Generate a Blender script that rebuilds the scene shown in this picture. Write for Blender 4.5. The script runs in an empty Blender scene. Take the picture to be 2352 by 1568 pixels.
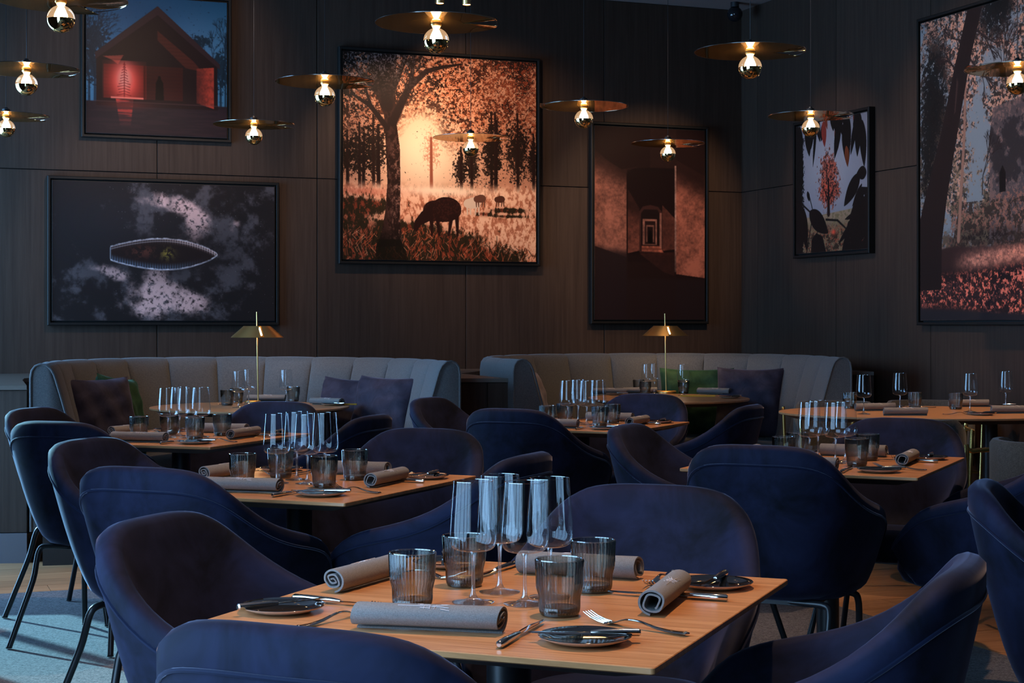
import bpy, math, random
import numpy as np
from mathutils import Vector, Matrix
random.seed(7)
PI = math.pi
S = bpy.context.scene
COL = S.collection
# ------------------------------------------------------------------ camera
F = 3748.0; CX = 1176.0; HY = 745.0; EYE = 1.197
cam = bpy.data.objects.new('camera', bpy.data.cameras.new('camera'))
COL.objects.link(cam); S.camera = cam
cam.location = (0, 0, EYE); cam.rotation_euler = (PI/2, 0, 0)
cam.data.sensor_width = 36; cam.data.lens = F/2352*36; cam.data.shift_y = -(784-HY)/2352
cam.data.clip_start = .05; cam.data.clip_end = 200
# ------------------------------------------------------------------ view, world
S.view_settings.view_transform = 'Standard'; S.view_settings.look = 'None'
S.view_settings.gamma = 1; S.view_settings.use_curve_mapping = False
S.view_settings.exposure = 0.40
cy = S.cycles
cy.use_denoising = True; cy.max_bounces = 10; cy.transparent_max_bounces = 24
cy.diffuse_bounces = 3; cy.glossy_bounces = 4; cy.transmission_bounces = 8
cy.caustics_reflective = False; cy.caustics_refractive = False
cy.sample_clamp_indirect = 3.0; cy.sample_clamp_direct = 0
W = bpy.data.worlds.new('world'); S.world = W; W.use_nodes = True
W.node_tree.nodes['Background'].inputs[0].default_value = (.42, .66, 1, 1)
W.node_tree.nodes['Background'].inputs[1].default_value = 1.5

# wall frame: e1 runs along the back wall to the right, e2 towards the back wall
E1 = Vector((.9333, .3592)); E2 = Vector((-.3592, .9333))
def wf(a, b, z=None):
    v = E1*a + E2*b
    return Vector((v.x, v.y)) if z is None else Vector((v.x, v.y, z))
E1A = math.atan2(E1.y, E1.x)
BACK = 10.64; RIGHT = 5.92; LEFT = -.8; REAR = -4.0; CEIL = 3.51

def light(name, kind, loc, energy, color, parent=None, **k):
    d = bpy.data.lights.new(name, kind); d.energy = energy; d.color = color
    for a, b in k.items(): setattr(d, a, b)
    o = bpy.data.objects.new(name, d); COL.objects.link(o); o.location = loc
    if parent: o.parent = parent
    return o
def aim(o, tgt):
    o.rotation_euler = (Vector(tgt)-Vector(o.location)).to_track_quat('-Z', 'Y').to_euler()
SUNDIR = Vector((.66, -.66, -.42))
sun = light('sun', 'SUN', (-8, 12, 6), 10.0, (.34, .76, .95), angle=.012)
sun.rotation_euler = SUNDIR.to_track_quat('-Z', 'Y').to_euler()
# daylight coming in through the window openings of the left wall
def day(e2a, e2b, za, zb, power, col=(.32, .62, 1.0)):
    o = light('daylight', 'AREA', wf(LEFT-.35, (e2a+e2b)/2, (za+zb)/2), power, col,
              shape='RECTANGLE', size=zb-za, size_y=e2b-e2a)
    x = Vector((E1.x, E1.y, 0)); y = Vector((E2.x, E2.y, 0))
    # local -Z must look along +e1
    z = -x; m = Matrix((Vector((0, 0, 1)).cross(z).cross(z)*0 + Vector((0, 0, 1)), y, z)).transposed()
    if m.determinant() < 0: m = Matrix((Vector((0, 0, -1)), y, z)).transposed()
    o.rotation_euler = m.to_euler()
    return o
day(7.4, 10.55, .1, 2.65, 220, (.24, .56, 1.0))
day(-.4, 3.9, .1, 2.9, 150)

# ------------------------------------------------------------------ materials
def sr(r, g, b):
    f = lambda c: (c/255/12.92) if c/255 <= .04045 else ((c/255+.055)/1.055)**2.4
    return (f(r), f(g), f(b), 1)
def mat(name, col, rough=.5, metal=0, **k):
    m = bpy.data.materials.new(name); m.use_nodes = True
    p = m.node_tree.nodes['Principled BSDF']
    p.inputs['Base Color'].default_value = col if len(col) == 4 else (*col, 1)
    p.inputs['Roughness'].default_value = rough; p.inputs['Metallic'].default_value = metal
    for a, b in k.items():
        p.inputs[a.replace('_', ' ')].default_value = b
    return m
def N(m, t, **k):
    n = m.node_tree.nodes.new(t)
    for a, b in k.items(): setattr(n, a, b)
    return n
def L(m, a, b): m.node_tree.links.new(a, b)
def grain(name, c1, c2, scale, rough=.5, bump=.15, detail=6, coord='Object', dist=0., nscale=1., tc=None, spec=.5, rand=0):
    """wood / fabric: stretched noise between two colours, with bump"""
    m = mat(name, c1, rough); p = m.node_tree.nodes['Principled BSDF']
    p.inputs['Specular IOR Level'].default_value = spec
    t = N(m, 'ShaderNodeTexCoord'); mp = N(m, 'ShaderNodeMapping'); mp.inputs['Scale'].default_value = scale
    L(m, t.outputs[coord], mp.inputs[0])
    if rand:
        oi = N(m, 'ShaderNodeObjectInfo'); ml = N(m, 'ShaderNodeMath', operation='MULTIPLY'); ml.inputs[1].default_value = 37.0
        L(m, oi.outputs['Random'], ml.inputs[0])
        cmb = N(m, 'ShaderNodeCombineXYZ')
        for i in range(3): L(m, ml.outputs[0], cmb.inputs[i])
        L(m, cmb.outputs[0], mp.inputs['Location'])
    n = N(m, 'ShaderNodeTexNoise'); n.inputs['Scale'].default_value = nscale; n.inputs['Detail'].default_value = detail
    n.inputs['Distortion'].default_value = dist; n.inputs['Roughness'].default_value = .65
    L(m, mp.outputs[0], n.inputs['Vector'])
    r = N(m, 'ShaderNodeValToRGB'); r.color_ramp.elements[0].position = .33; r.color_ramp.elements[1].position = .67
    r.color_ramp.elements[0].color = c1; r.color_ramp.elements[1].color = c2
    L(m, n.outputs['Fac'], r.inputs[0])
    if rand:
        hs = N(m, 'ShaderNodeHueSaturation'); mr = N(m, 'ShaderNodeMapRange')
        mr.inputs['To Min'].default_value = 1-rand; mr.inputs['To Max'].default_value = 1+rand
        L(m, oi.outputs['Random'], mr.inputs[0]); L(m, mr.outputs[0], hs.inputs['Value'])
        L(m, r.outputs[0], hs.inputs['Color']); L(m, hs.outputs[0], p.inputs['Base Color'])
    else: L(m, r.outputs[0], p.inputs['Base Color'])
    b = N(m, 'ShaderNodeBump'); b.inputs['Strength'].default_value = bump; b.inputs['Distance'].default_value = .002
    L(m, n.outputs['Fac'], b.inputs['Height']); L(m, b.outputs[0], p.inputs['Normal'])
    return m
def velvet(name, c1, c2, sheen, sc=7, sw=.8, spec=.15):
    m = grain(name, c1, c2, (sc, sc, sc), rough=.75, bump=.08, detail=5, dist=.6, spec=spec)
    p = m.node_tree.nodes['Principled BSDF']
    p.inputs['Sheen Weight'].default_value = sw; p.inputs['Sheen Roughness'].default_value = .27
    p.inputs['Sheen Tint'].default_value = sheen
    return m
def weave(name, c1, c2, sheen=(.6, .65, .7, 1), freq=420, bump=.25, sw=.2, coord='Object', lo=.10, hi=.30):
    m = mat(name, c1, .9); p = m.node_tree.nodes['Principled BSDF']; p.inputs['Specular IOR Level'].default_value = .15
    p.inputs['Sheen Weight'].default_value = sw; p.inputs['Sheen Tint'].default_value = sheen
    t = N(m, 'ShaderNodeTexCoord'); n = N(m, 'ShaderNodeTexNoise'); n.inputs['Scale'].default_value = freq; n.inputs['Detail'].default_value = 3
    n2 = N(m, 'ShaderNodeTexNoise'); n2.inputs['Scale'].default_value = freq*.3
    L(m, t.outputs[coord], n.inputs['Vector']); L(m, t.outputs[coord], n2.inputs['Vector'])
    a = N(m, 'ShaderNodeMath', operation='ADD'); L(m, n.outputs['Fac'], a.inputs[0])
    a.operation = 'MULTIPLY_ADD'; a.inputs[1].default_value = .72; a3 = N(m, 'ShaderNodeMath', operation='MULTIPLY'); a3.inputs[1].default_value = .28; L(m, n2.outputs['Fac'], a3.inputs[0]); L(m, a3.outputs[0], a.inputs[2]); a2 = N(m, 'ShaderNodeMath', operation='MULTIPLY'); a2.inputs[1].default_value = 1.; L(m, a.outputs[0], a2.inputs[0])
    r = N(m, 'ShaderNodeValToRGB'); r.color_ramp.elements[0].position = .38; r.color_ramp.elements[1].position = .62
    r.color_ramp.elements[0].color = c1; r.color_ramp.elements[1].color = c2
    L(m, a2.outputs[0], r.inputs[0]); L(m, r.outputs[0], p.inputs['Base Color'])
    b = N(m, 'ShaderNodeBump'); b.inputs['Strength'].default_value = bump; b.inputs['Distance'].default_value = .001
    L(m, n.outputs['Fac'], b.inputs['Height']); L(m, b.outputs[0], p.inputs['Normal'])
    return m
def emis(name, col, strength):
    m = bpy.data.materials.new(name); m.use_nodes = True; nt = m.node_tree
    nt.nodes.remove(nt.nodes['Principled BSDF'])
    e = N(m, 'ShaderNodeEmission'); e.inputs[0].default_value = (*col, 1); e.inputs[1].default_value = strength
    L(m, e.outputs[0], nt.nodes['Material Output'].inputs[0]); return m
def thin_glass(name, tint, edge, f0=.06, blend=.35, rough=.0, refl=(1, 1, 1)):
    """thin walled glass: see-through face on, darker and mirror-like at the edges"""
    m = bpy.data.materials.new(name); m.use_nodes = True; nt = m.node_tree
    nt.nodes.remove(nt.nodes['Principled BSDF'])
    tr = N(m, 'ShaderNodeBsdfTransparent'); gl = N(m, 'ShaderNodeBsdfGlossy'); gl.inputs['Roughness'].default_value = rough
    gl.inputs['Color'].default_value = (*refl, 1)
    lw = N(m, 'ShaderNodeLayerWeight'); lw.inputs['Blend'].default_value = blend
    mc = N(m, 'ShaderNodeMix', data_type='RGBA'); L(m, lw.outputs['Facing'], mc.inputs['Factor'])
    mc.inputs['A'].default_value = (*tint, 1); mc.inputs['B'].default_value = (*edge, 1)
    L(m, mc.outputs['Result'], tr.inputs['Color'])
    l2 = N(m, 'ShaderNodeLayerWeight'); l2.inputs['Blend'].default_value = .5
    fr = N(m, 'ShaderNodeMath', operation='POWER'); fr.inputs[1].default_value = 3.6; L(m, l2.outputs['Facing'], fr.inputs[0])
    ad = N(m, 'ShaderNodeMath', operation='MULTIPLY_ADD', use_clamp=True); ad.inputs[1].default_value = .62; ad.inputs[2].default_value = f0+.05
    L(m, fr.outputs[0], ad.inputs[0])
    ms = N(m, 'ShaderNodeMixShader'); L(m, ad.outputs[0], ms.inputs[0]); L(m, tr.outputs[0], ms.inputs[1]); L(m, gl.outputs[0], ms.inputs[2])
    L(m, ms.outputs[0], nt.nodes['Material Output'].inputs[0]); return m

M = {}
M['panel'] = grain('dark_stained_oak', (.034, .0205, .0150, 1), (.053, .0335, .0245, 1), (26, 26, .9), rough=.6, bump=.2, nscale=2, rand=.10, spec=.2)
M['top'] = grain('spotlit_oak_worktop', (.085, .062, .048, 1), (.13, .098, .078, 1), (1.2, 30, 20), rough=.45)  # paler than the panels: warm spot light put into the worktop colour
M['gap'] = mat('panel_gap', (.004, .0035, .003), .8)
M['ceil'] = grain('ceiling_plaster', (.25, .19, .18, 1), (.28, .215, .20, 1), (3, 3, 3), rough=.9)
M['oak'] = grain('oak_veneer', (.43, .165, .058, 1), (.68, .325, .135, 1), (2.6, 62, 30), rough=.30, bump=.08, dist=.8, nscale=1.2, rand=.05)
M['oak_r'] = grain('oak_veneer_round', (.40, .19, .08, 1), (.52, .27, .125, 1), (2.6, 50, 30), rough=.34, bump=.08, dist=.8)
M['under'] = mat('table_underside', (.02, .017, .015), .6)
M['plank'] = grain('oak_floor_board', (.36, .165, .07, 1), (.52, .27, .13, 1), (1.6, 26, 20), rough=.42, bump=.12, dist=1.2, rand=.14)
M['sub'] = mat('floor_joint', (.05, .03, .02), .8)
M['carpet'] = weave('carpet_pile', (.035, .032, .034, 1), (.16, .15, .155, 1), freq=170, bump=1., sw=.15)
M['black'] = mat('black_metal', (.012, .012, .014), .38, 0, Specular_IOR_Level=.6)
M['leg'] = mat('black_powder_coat', (.014, .014, .016), .32)
M['brass'] = mat('brushed_brass', (.86, .55, .20), .36, 1)
M['gold'] = mat('brass_frame', (.80, .50, .16), .24, 1)
M['disc'] = mat('bronze_mirror', (.40, .27, .15), .05, 1)
def disc_mat():
    m = bpy.data.materials.new('bronze_mirror2'); m.use_nodes = True; nt = m.node_tree; nt.nodes.remove(nt.nodes['Principled BSDF'])
    a = N(m, 'ShaderNodeBsdfGlossy'); a.inputs['Color'].default_value = (.72, .54, .34, 1); a.inputs['Roughness'].default_value = .03
    b = N(m, 'ShaderNodeBsdfGlossy'); b.inputs['Color'].default_value = (.60, .36, .13, 1); b.inputs['Roughness'].default_value = .42
    x = N(m, 'ShaderNodeMixShader'); x.inputs[0].default_value = .11; L(m, a.outputs[0], x.inputs[1]); L(m, b.outputs[0], x.inputs[2])
    L(m, x.outputs[0], nt.nodes['Material Output'].inputs[0]); return m
M['disc'] = disc_mat()
M['discedge'] = mat('disc_edge', (.75, .72, .68), .15, 1)
M['velvet'] = velvet('blue_velvet', (.0026, .0032, .0078, 1), (.0140, .0170, .0460, 1), (.46, .48, .70, 1), sc=5.5, sw=.34)
M['piping'] = velvet('velvet_piping', (.004, .006, .02, 1), (.008, .012, .035, 1), (.6, .6, .75, 1), sw=.9)
M['banq'] = weave('blue_grey_wool', (.082, .082, .084, 1), (.14, .138, .140, 1), freq=420, bump=.3, sw=.25)
M['greyfab'] = weave('olive_grey_fabric', (.045, .042, .036, 1), (.08, .074, .064, 1), freq=260)
M['linen'] = weave('grey_linen', (.16, .148, .14, 1), (.27, .255, .245, 1), freq=1500, bump=.22, sw=.1)
M['thread'] = mat('pale_thread', (.75, .68, .68), .5)
M['steel'] = mat('polished_steel', (.72, .68, .64), .10, 1)
M['blade'] = mat('steel_blade', (.66, .66, .66), .07, 1)
M['glaze'] = mat('black_glaze', (.008, .010, .012), .06, 0, Specular_IOR_Level=.9, Coat_Weight=.8)
M['ceramic'] = mat('sand_ceramic', (.55, .42, .33), .3)
M['glass'] = thin_glass('clear_wine_glass', (.98, .99, .995), (.84, .89, .93), f0=.0, blend=.15)
M['stem'] = thin_glass('glass_stem', (.97, .98, .985), (.66, .72, .78), f0=.16, blend=.3)
M['smoke'] = thin_glass('smoked_glass', (.84, .83, .79), (.10, .11, .11), f0=.02, blend=.6, rough=.02)
M['smokeb'] = thin_glass('smoked_glass_base', (.24, .24, .235), (.07, .075, .08), f0=.08, blend=.4, rough=.1)
M['bulbglass'] = thin_glass('bulb_glass', (1, .97, .92), (.75, .62, .45), f0=.04, blend=.2)
def glowing_glass(m, col, k):
    nt = m.node_tree; out = nt.nodes['Material Output']; src = out.inputs[0].links[0].from_socket
    e = N(m, 'ShaderNodeEmission'); e.inputs[0].default_value = (*col, 1); e.inputs[1].default_value = k
    a = N(m, 'ShaderNodeAddShader'); L(m, src, a.inputs[0]); L(m, e.outputs[0], a.inputs[1]); L(m, a.outputs[0], out.inputs[0])
glowing_glass(M['bulbglass'], (1, .62, .34), .22)
M['bulbgold'] = mat('gold_mirror_cap', (.80, .62, .30), .04, 1)
M['glow'] = emis('glowing_filament', (1, .66, .30), 45)
M['glowring'] = emis('glowing_collar', (1, .66, .32), 9)
M['spotglow'] = emis('spot_lens', (1, .55, .25), 6)
M['led'] = emis('lamp_diffuser', (1, .66, .28), 14)
M['frame'] = mat('black_picture_frame', (.008, .0075, .007), .5, 0, Specular_IOR_Level=.25)
M['frame2'] = mat('black_canvas_edge', (.006, .006, .006), .6)
M['plinth'] = mat('grey_kickboard', (.11, .10, .11), .5)
M['plinthd'] = mat('dark_plinth', (.02, .015, .013), .6)
M['navyc'] = velvet('navy_cushion_velvet', (.022, .020, .034, 1), (.050, .044, .070, 1), (.45, .42, .55, 1), sc=11, sw=.8)
M['greenc'] = velvet('green_cushion_velvet', (.010, .036, .020, 1), (.026, .075, .038, 1), (.3, .55, .4, 1), sc=11, sw=.6)
M['lilacc'] = velvet('grey_cushion_velvet', (.20, .18, .20, 1), (.27, .24, .27, 1), (.6, .55, .6, 1), sc=11, sw=.5)
M['yellow'] = mat('yellow_strip', (.85, .50, .03), .5)
M['dome'] = mat('dark_dome', (.01, .01, .012), .08)
M['winframe'] = mat('window_frame', (.03, .03, .032), .5)
M['pane'] = thin_glass('window_pane', (.96, .98, .99), (.9, .94, .96), f0=-.04, blend=.1)
M['plainwall'] = mat('plain_dark_wall', (.05, .045, .042), .7)

# ------------------------------------------------------------------ mesh helpers
class G:
    def __init__(s): s.v = []; s.f = []; s.mi = []
    def add(s, vs, fs, mi=0):
        o = len(s.v); s.v += [tuple(v) for v in vs]; s.f += [tuple(i+o for i in f) for f in fs]; s.mi += [mi]*len(fs)
        return s
    def box(s, a, b, mi=0):
        x0, y0, z0 = a; x1, y1, z1 = b
        return s.add([(x0, y0, z0), (x1, y0, z0), (x1, y1, z0), (x0, y1, z0), (x0, y0, z1), (x1, y0, z1), (x1, y1, z1), (x0, y1, z1)],
                     [(0, 3, 2, 1), (4, 5, 6, 7), (0, 1, 5, 4), (1, 2, 6, 5), (2, 3, 7, 6), (3, 0, 4, 7)], mi)
    def lathe(s, prof, n=24, mi=0, capb=False, capt=False, rib=None, c=(0, 0, 0)):
        vs = []; fs = []
        for k, (r, z) in enumerate(prof):
            for i in range(n):
                a = 2*PI*i/n; rr = r
                if rib and rib[1] <= k <= rib[2]: rr = r*(1+rib[0]*(1 if i % 2 else -1))
                vs.append((c[0]+rr*math.cos(a), c[1]+rr*math.sin(a), c[2]+z))
        for k in range(len(prof)-1):
            for i in range(n):
                j = (i+1) % n
                fs.append((k*n+i, k*n+j, (k+1)*n+j, (k+1)*n+i))
        if capb: fs.append(tuple(range(n))[::-1])
        if capt: fs.append(tuple((len(prof)-1)*n+i for i in range(n)))
        return s.add(vs, fs, mi)
    def tube(s, pts, r, n=8, mi=0, cap=True):
        pts = [Vector(p) for p in pts]; rs = r if hasattr(r, '__len__') else [r]*len(pts)
        vs = []; fs = []; up = None
        for k, p in enumerate(pts):
            d = (pts[min(k+1, len(pts)-1)]-pts[max(k-1, 0)]).normalized()
            if up is None:
                up = Vector((0, 0, 1)) if abs(d.z) < .9 else Vector((1, 0, 0))
            x = d.cross(up).normalized(); up = x.cross(d).normalized()
            for i in range(n):
                a = 2*PI*i/n; vs.append(p+(x*math.cos(a)+up*math.sin(a))*rs[k])
        for k in range(len(pts)-1):
            for i in range(n):
                j = (i+1) % n; fs.append((k*n+i, k*n+j, (k+1)*n+j, (k+1)*n+i))
        if cap: fs += [tuple(range(n))[::-1], tuple((len(pts)-1)*n+i for i in range(n))]
        return s.add(vs, fs, mi)
    def loft(s, rings, closed=True, caps=False, mi=0):
        n = len(rings[0]); vs = [p for r in rings for p in r]; fs = []
        for k in range(len(rings)-1):
            for i in range(n if closed else n-1):
                j = (i+1) % n; fs.append((k*n+i, k*n+j, (k+1)*n+j, (k+1)*n+i))
        if caps: fs += [tuple(range(n))[::-1], tuple((len(rings)-1)*n+i for i in range(n))]
        return s.add(vs, fs, mi)
    def mesh(s, name, smooth=True, mats=()):
        m = bpy.data.meshes.new(name); m.from_pydata(s.v, [], s.f); m.update()
        for x in mats: m.materials.append(x)
        if any(s.mi): m.polygons.foreach_set('material_index', s.mi)
        if smooth:
            m.shade_smooth()
            try: m.set_sharp_from_angle(angle=math.radians(smooth if smooth > 1 else 42))
            except Exception: pass
        return m
def spline(pts, n):
    """Catmull-Rom through tuples of any length, n samples per span"""
    P = [np.array(p, float) for p in pts]; P = [2*P[0]-P[1]]+P+[2*P[-1]-P[-2]]; out = []
    for i in range(1, len(P)-2):
        for k in range(n):
            t = k/n; a, b, c, d = P[i-1:i+3]
            out.append(.5*((2*b)+(-a+c)*t+(2*a-5*b+4*c-d)*t*t+(-a+3*b-3*c+d)*t**3))
    out.append(P[-2]); return out
def obj(name, me, m=None, parent=None, loc=None, rot=None):
    if isinstance(me, G): me = me.mesh(name)
    if m is not None and len(me.materials) == 0: me.materials.append(m)
    o = bpy.data.objects.new(name, me); COL.objects.link(o)
    if parent is not None: o.parent = parent
    if loc is not None: o.location = loc
    if rot is not None: o.rotation_euler = rot if hasattr(rot, '__len__') else (0, 0, rot)
    return o
def tag(o, label, cat, group=None):
    o['label'] = label; o['category'] = cat
    if group: o['group'] = group
    return o
def thing(name, label, cat, loc=(0, 0, 0), rz=0, group=None):
    o = bpy.data.objects.new(name, None); COL.objects.link(o); o.empty_display_size = .1
    o.location = loc; o.rotation_euler = (0, 0, rz)
    return tag(o, label, cat, group)
def kids(o): return [c for c in list(COL.objects) if c.parent is o]
KC = {}
def dup(root, label, loc, rz=0, group=None, rot=None):
    """first use moves the prototype itself; later uses copy it with its parts and sub-parts"""
    if root.name not in KC:
        KC[root.name] = ([(c, [g for g in COL.objects if g.parent is c]) for c in COL.objects if c.parent is root], [0])
    ks, used = KC[root.name]
    if used[0] == 0: r = root
    else:
        r = root.copy(); COL.objects.link(r)
        for c, gs in ks:
            d = c.copy(); COL.objects.link(d); d.parent = r
            for g in gs:
                e = g.copy(); COL.objects.link(e); e.parent = d
    used[0] += 1
    r.location = loc; r.rotation_euler = rot if rot is not None else (0, 0, rz); r['label'] = label
    if group: r['group'] = group
    return r
def struct(name, me, m=None, loc=None, rot=None, parent=None):
    o = obj(name, me, m, parent, loc, rot)
    if parent is None: o['kind'] = 'structure'
    return o
def rrect(w, d, r, n=5):
    pts = []
    for cx, cy, a0 in ((w/2-r, d/2-r, 0), (-w/2+r, d/2-r, PI/2), (-w/2+r, -d/2+r, PI), (w/2-r, -d/2+r, 1.5*PI)):
        for i in range(n+1):
            a = a0+PI/2*i/n; pts.append((cx+r*math.cos(a), cy+r*math.sin(a)))
    return pts
def slab(prof, outline):
    """prof: list of (inset, z) bottom to top; outline function(inset) -> 2D points"""
    g = G(); g.loft([[(x, y, z) for x, y in outline(i)] for i, z in prof], caps=True); return g

# ------------------------------------------------------------------ room
def wallobj(name, origin, direction_angle, length, thick=.15, h=CEIL, m=None):
    g = G(); g.box((0, 0, 0), (length, thick, h))
    return struct(name, g.mesh(name, False), m or M['gap'], loc=(origin[0], origin[1], 0), rot=direction_angle)
# floor
g = G(); a = [wf(LEFT-.2, REAR-.2), wf(RIGHT+.2, REAR-.2), wf(RIGHT+.2, BACK+.2), wf(LEFT-3.2, BACK+.2), wf(LEFT-3.2, 7.0), wf(LEFT-.2, 7.0)]
a = [wf(LEFT-.12, REAR-.2), wf(RIGHT+.2, REAR-.2), wf(RIGHT+.2, BACK+.2), wf(LEFT-.12, BACK+.2)]
g.add([(p.x, p.y, -.06) for p in a]+[(p.x, p.y, -.012) for p in a], [(3, 2, 1, 0), (4, 5, 6, 7), (0, 1, 5, 4), (1, 2, 6, 5), (2, 3, 7, 6), (3, 0, 4, 7)])
floor = struct('floor', g.mesh('floor', False), M['sub'])
# floor boards in view (children of the floor), laid along the back wall direction
PWD, PL = .19, 1.9
pm = G()
pm.box((0.0012, 0.0012, -.012), (PL-.0012, PWD-.0012, 0)); pm = pm.mesh('floor_board', False); pm.materials.append(M['plank'])
CARB = 7.57; CARR = 3.78
def boards(e1a, e1b, e2a, e2b):
    r = 0; y = e2a
    while y < e2b-.01:
        x = e1a - (r*.71 % PL)
        while x < e1b:
            x0 = max(x, e1a); x1 = min(x+PL, e1b)
            if x1-x0 > .05:
                o = bpy.data.objects.new('floor_board', pm); COL.objects.link(o); o.parent = floor
                p = wf(x0, y); o.location = (p.x, p.y, 0); o.rotation_euler = (0, 0, E1A); o.scale = ((x1-x0)/PL, 1, 1)
            x += PL
        y += PWD; r += 1
boards(-1.2, 5.9, CARB+.005, BACK-.01)
boards(CARR+.005, 5.9, CARB+.005-PWD*22, CARB)
# carpet
g = G(); a = [wf(LEFT, REAR), wf(CARR, REAR), wf(CARR, CARB), wf(LEFT, CARB)]
g.add([(p.x, p.y, -.011) for p in a]+[(p.x, p.y, .003) for p in a], [(3, 2, 1, 0), (4, 5, 6, 7), (0, 1, 5, 4), (1, 2, 6, 5), (2, 3, 7, 6), (3, 0, 4, 7)])
c = obj('carpet', g.mesh('carpet', False), M['carpet'])
c['kind'] = 'structure'
# ceiling
g = G(); a = [wf(LEFT-.12, REAR-.2), wf(RIGHT+.2, REAR-.2), wf(RIGHT+.2, BACK+.2), wf(LEFT-.12, BACK+.2)]
g.add([(p.x, p.y, CEIL) for p in a]+[(p.x, p.y, CEIL+.12) for p in a], [(3, 2, 1, 0), (4, 5, 6, 7), (0, 1, 5, 4), (1, 2, 6, 5), (2, 3, 7, 6), (3, 0, 4, 7)])
struct('ceiling', g.mesh('ceiling', False), M['ceil'])
# walls: a recessed backing with separate panels standing proud of it
def panelled(name, start, ang, length, cuts, zs=(0.0, 2.17, CEIL)):
    w = wallobj(name, start, ang, length)
    nrm = Vector((-math.sin(ang), math.cos(ang)))
    for i in range(len(cuts)-1):
        for k in range(len(zs)-1):
            wd = cuts[i+1]-cuts[i]-.005; h = zs[k+1]-zs[k]-.005
            pg = G(); b = .0015
            pg.loft([[(b*0+x, y, z) for x, z in ((0+q, 0+q), (wd-q, 0+q), (wd-q, h-q), (0+q, h-q))] for y, q in ((0, 0), (-.018, 0), (-.020, b))], caps=True)
            o = obj('wall_panel', pg.mesh('wall_panel', False), M['panel'], w, (cuts[i]+.0025, 0, zs[k]+.0025))
    return w
sb = wf(LEFT-.1, BACK)
joints = [-3.505, -2.455, -1.40, -.348, .697]
T0 = 11.4*E1.y
cuts = [0]+[j+T0-(LEFT-.1) for j in joints]+[RIGHT-LEFT+.1]
wall_back = panelled('wall_back', (sb.x, sb.y), E1A, RIGHT-LEFT+.1, cuts)
st = wf(RIGHT, BACK)
wall_right = panelled('wall_right', (st.x, st.y), E1A-PI/2, BACK-REAR, [0, .25, 1.30, 2.35, 3.40, 4.45, 5.5, 8, 11, BACK-REAR])
p = wf(RIGHT, REAR); wallobj('wall_rear', (p.x, p.y), E1A+PI, RIGHT-LEFT+.1, m=M['plainwall'])
# left wall with window openings
def lwall():
    g = G()
    def seg(a, b, z0, z1):
        g.box((a-REAR, 0, z0), (b-REAR, .07, z1))
    seg(REAR, -.4, 0, CEIL); seg(3.9, 7.4, 0, CEIL); seg(10.55, BACK, 0, CEIL)  # unseen pier between the windows, added to keep sun off the nearest chairs
    seg(-.4, 3.9, 0, .1); seg(-.4, 3.9, 2.9, CEIL); seg(7.4, 10.55, 0, .1); seg(7.4, 10.55, 2.65, CEIL)
    return g
p = wf(LEFT, REAR); struct('wall_left', lwall().mesh('wall_left', False), M['plainwall'], loc=(p.x, p.y, 0), rot=E1A+PI/2)
def window(n, a, b, z0, z1, cols):
    g = G(); L_ = b-a
    for i in range(cols+1):
        x = L_*i/cols; g.box((x-.03, .03, z0), (x+.03, .09, z1))
    g.box((0, .03, z0), (L_, .09, z0+.05)); g.box((0, .03, z1-.05), (L_, .09, z1)); 
    p = wf(LEFT, a)
    w = struct('window_%d' % n, g.mesh('window', False), M['winframe'], loc=(p.x, p.y, 0), rot=E1A+PI/2)
    for i in range(cols):
        q = G(); x0 = L_*i/cols+.03; x1 = L_*(i+1)/cols-.03; q.add([(x0, .06, z0+.05), (x1, .06, z0+.05), (x1, .06, z1-.05), (x0, .06, z1-.05)], [(0, 1, 2, 3)])
        obj('window_pane', q.mesh('window_pane', False), M['pane'], w)
window(1, 7.4, 10.55, .1, 2.65, 3)
window(2, -.4, 3.9, .1, 2.9, 6)

# ------------------------------------------------------------------ pictures (flat prints)
def fbm(h, w, base, octv=5, seed=0, ax=1., pers=.55):
    r = np.random.RandomState(seed); out = np.zeros((h, w)); amp = 1; tot = 0; s = base
    for _ in range(octv):
        gh = max(2, int(s*h/w*ax)+2); gw = max(2, int(s)+2); gr = r.rand(gh, gw)
        y = np.linspace(0, gh-1.001, h); x = np.linspace(0, gw-1.001, w); yi = y.astype(int); xi = x.astype(int)
        fy = (y-yi)[:, None]; fx = (x-xi)[None]; fy = fy*fy*(3-2*fy); fx = fx*fx*(3-2*fx)
        a = gr[yi][:, xi]; b = gr[yi][:, xi+1]; c = gr[yi+1][:, xi]; d = gr[yi+1][:, xi+1]
        out += amp*((a*(1-fx)+b*fx)*(1-fy)+(c*(1-fx)+d*fx)*fy); tot += amp; amp *= pers; s *= 2
        if s > w: break
    o = out/tot; return (o-o.mean())/(o.std()*4)+.5
def grid(h, w):
    v, u = np.mgrid[0:h, 0:w]; return (u+.5)/w, (v+.5)/h
def mixc(img, col, a):
    a = np.clip(a, 0, 1)[..., None]; c = np.array(col, float)/255 if not isinstance(col, np.ndarray) else col
    img[:] = img*(1-a)+c*a
def ss(a, b, x): t = np.clip((x-a)/(b-a), 0, 1); return t*t*(3-2*t)
def inpoly(U, V, pts, soft=.004):
    ins = np.zeros(U.shape, bool); n = len(pts); j = n-1
    for i in range(n):
        xi, yi = pts[i]; xj, yj = pts[j]
        c = ((yi > V) != (yj > V)) & (U < (xj-xi)*(V-yi)/((yj-yi) or 1e-9)+xi)
        ins ^= c; j = i
    return ins.astype(float)
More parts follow.
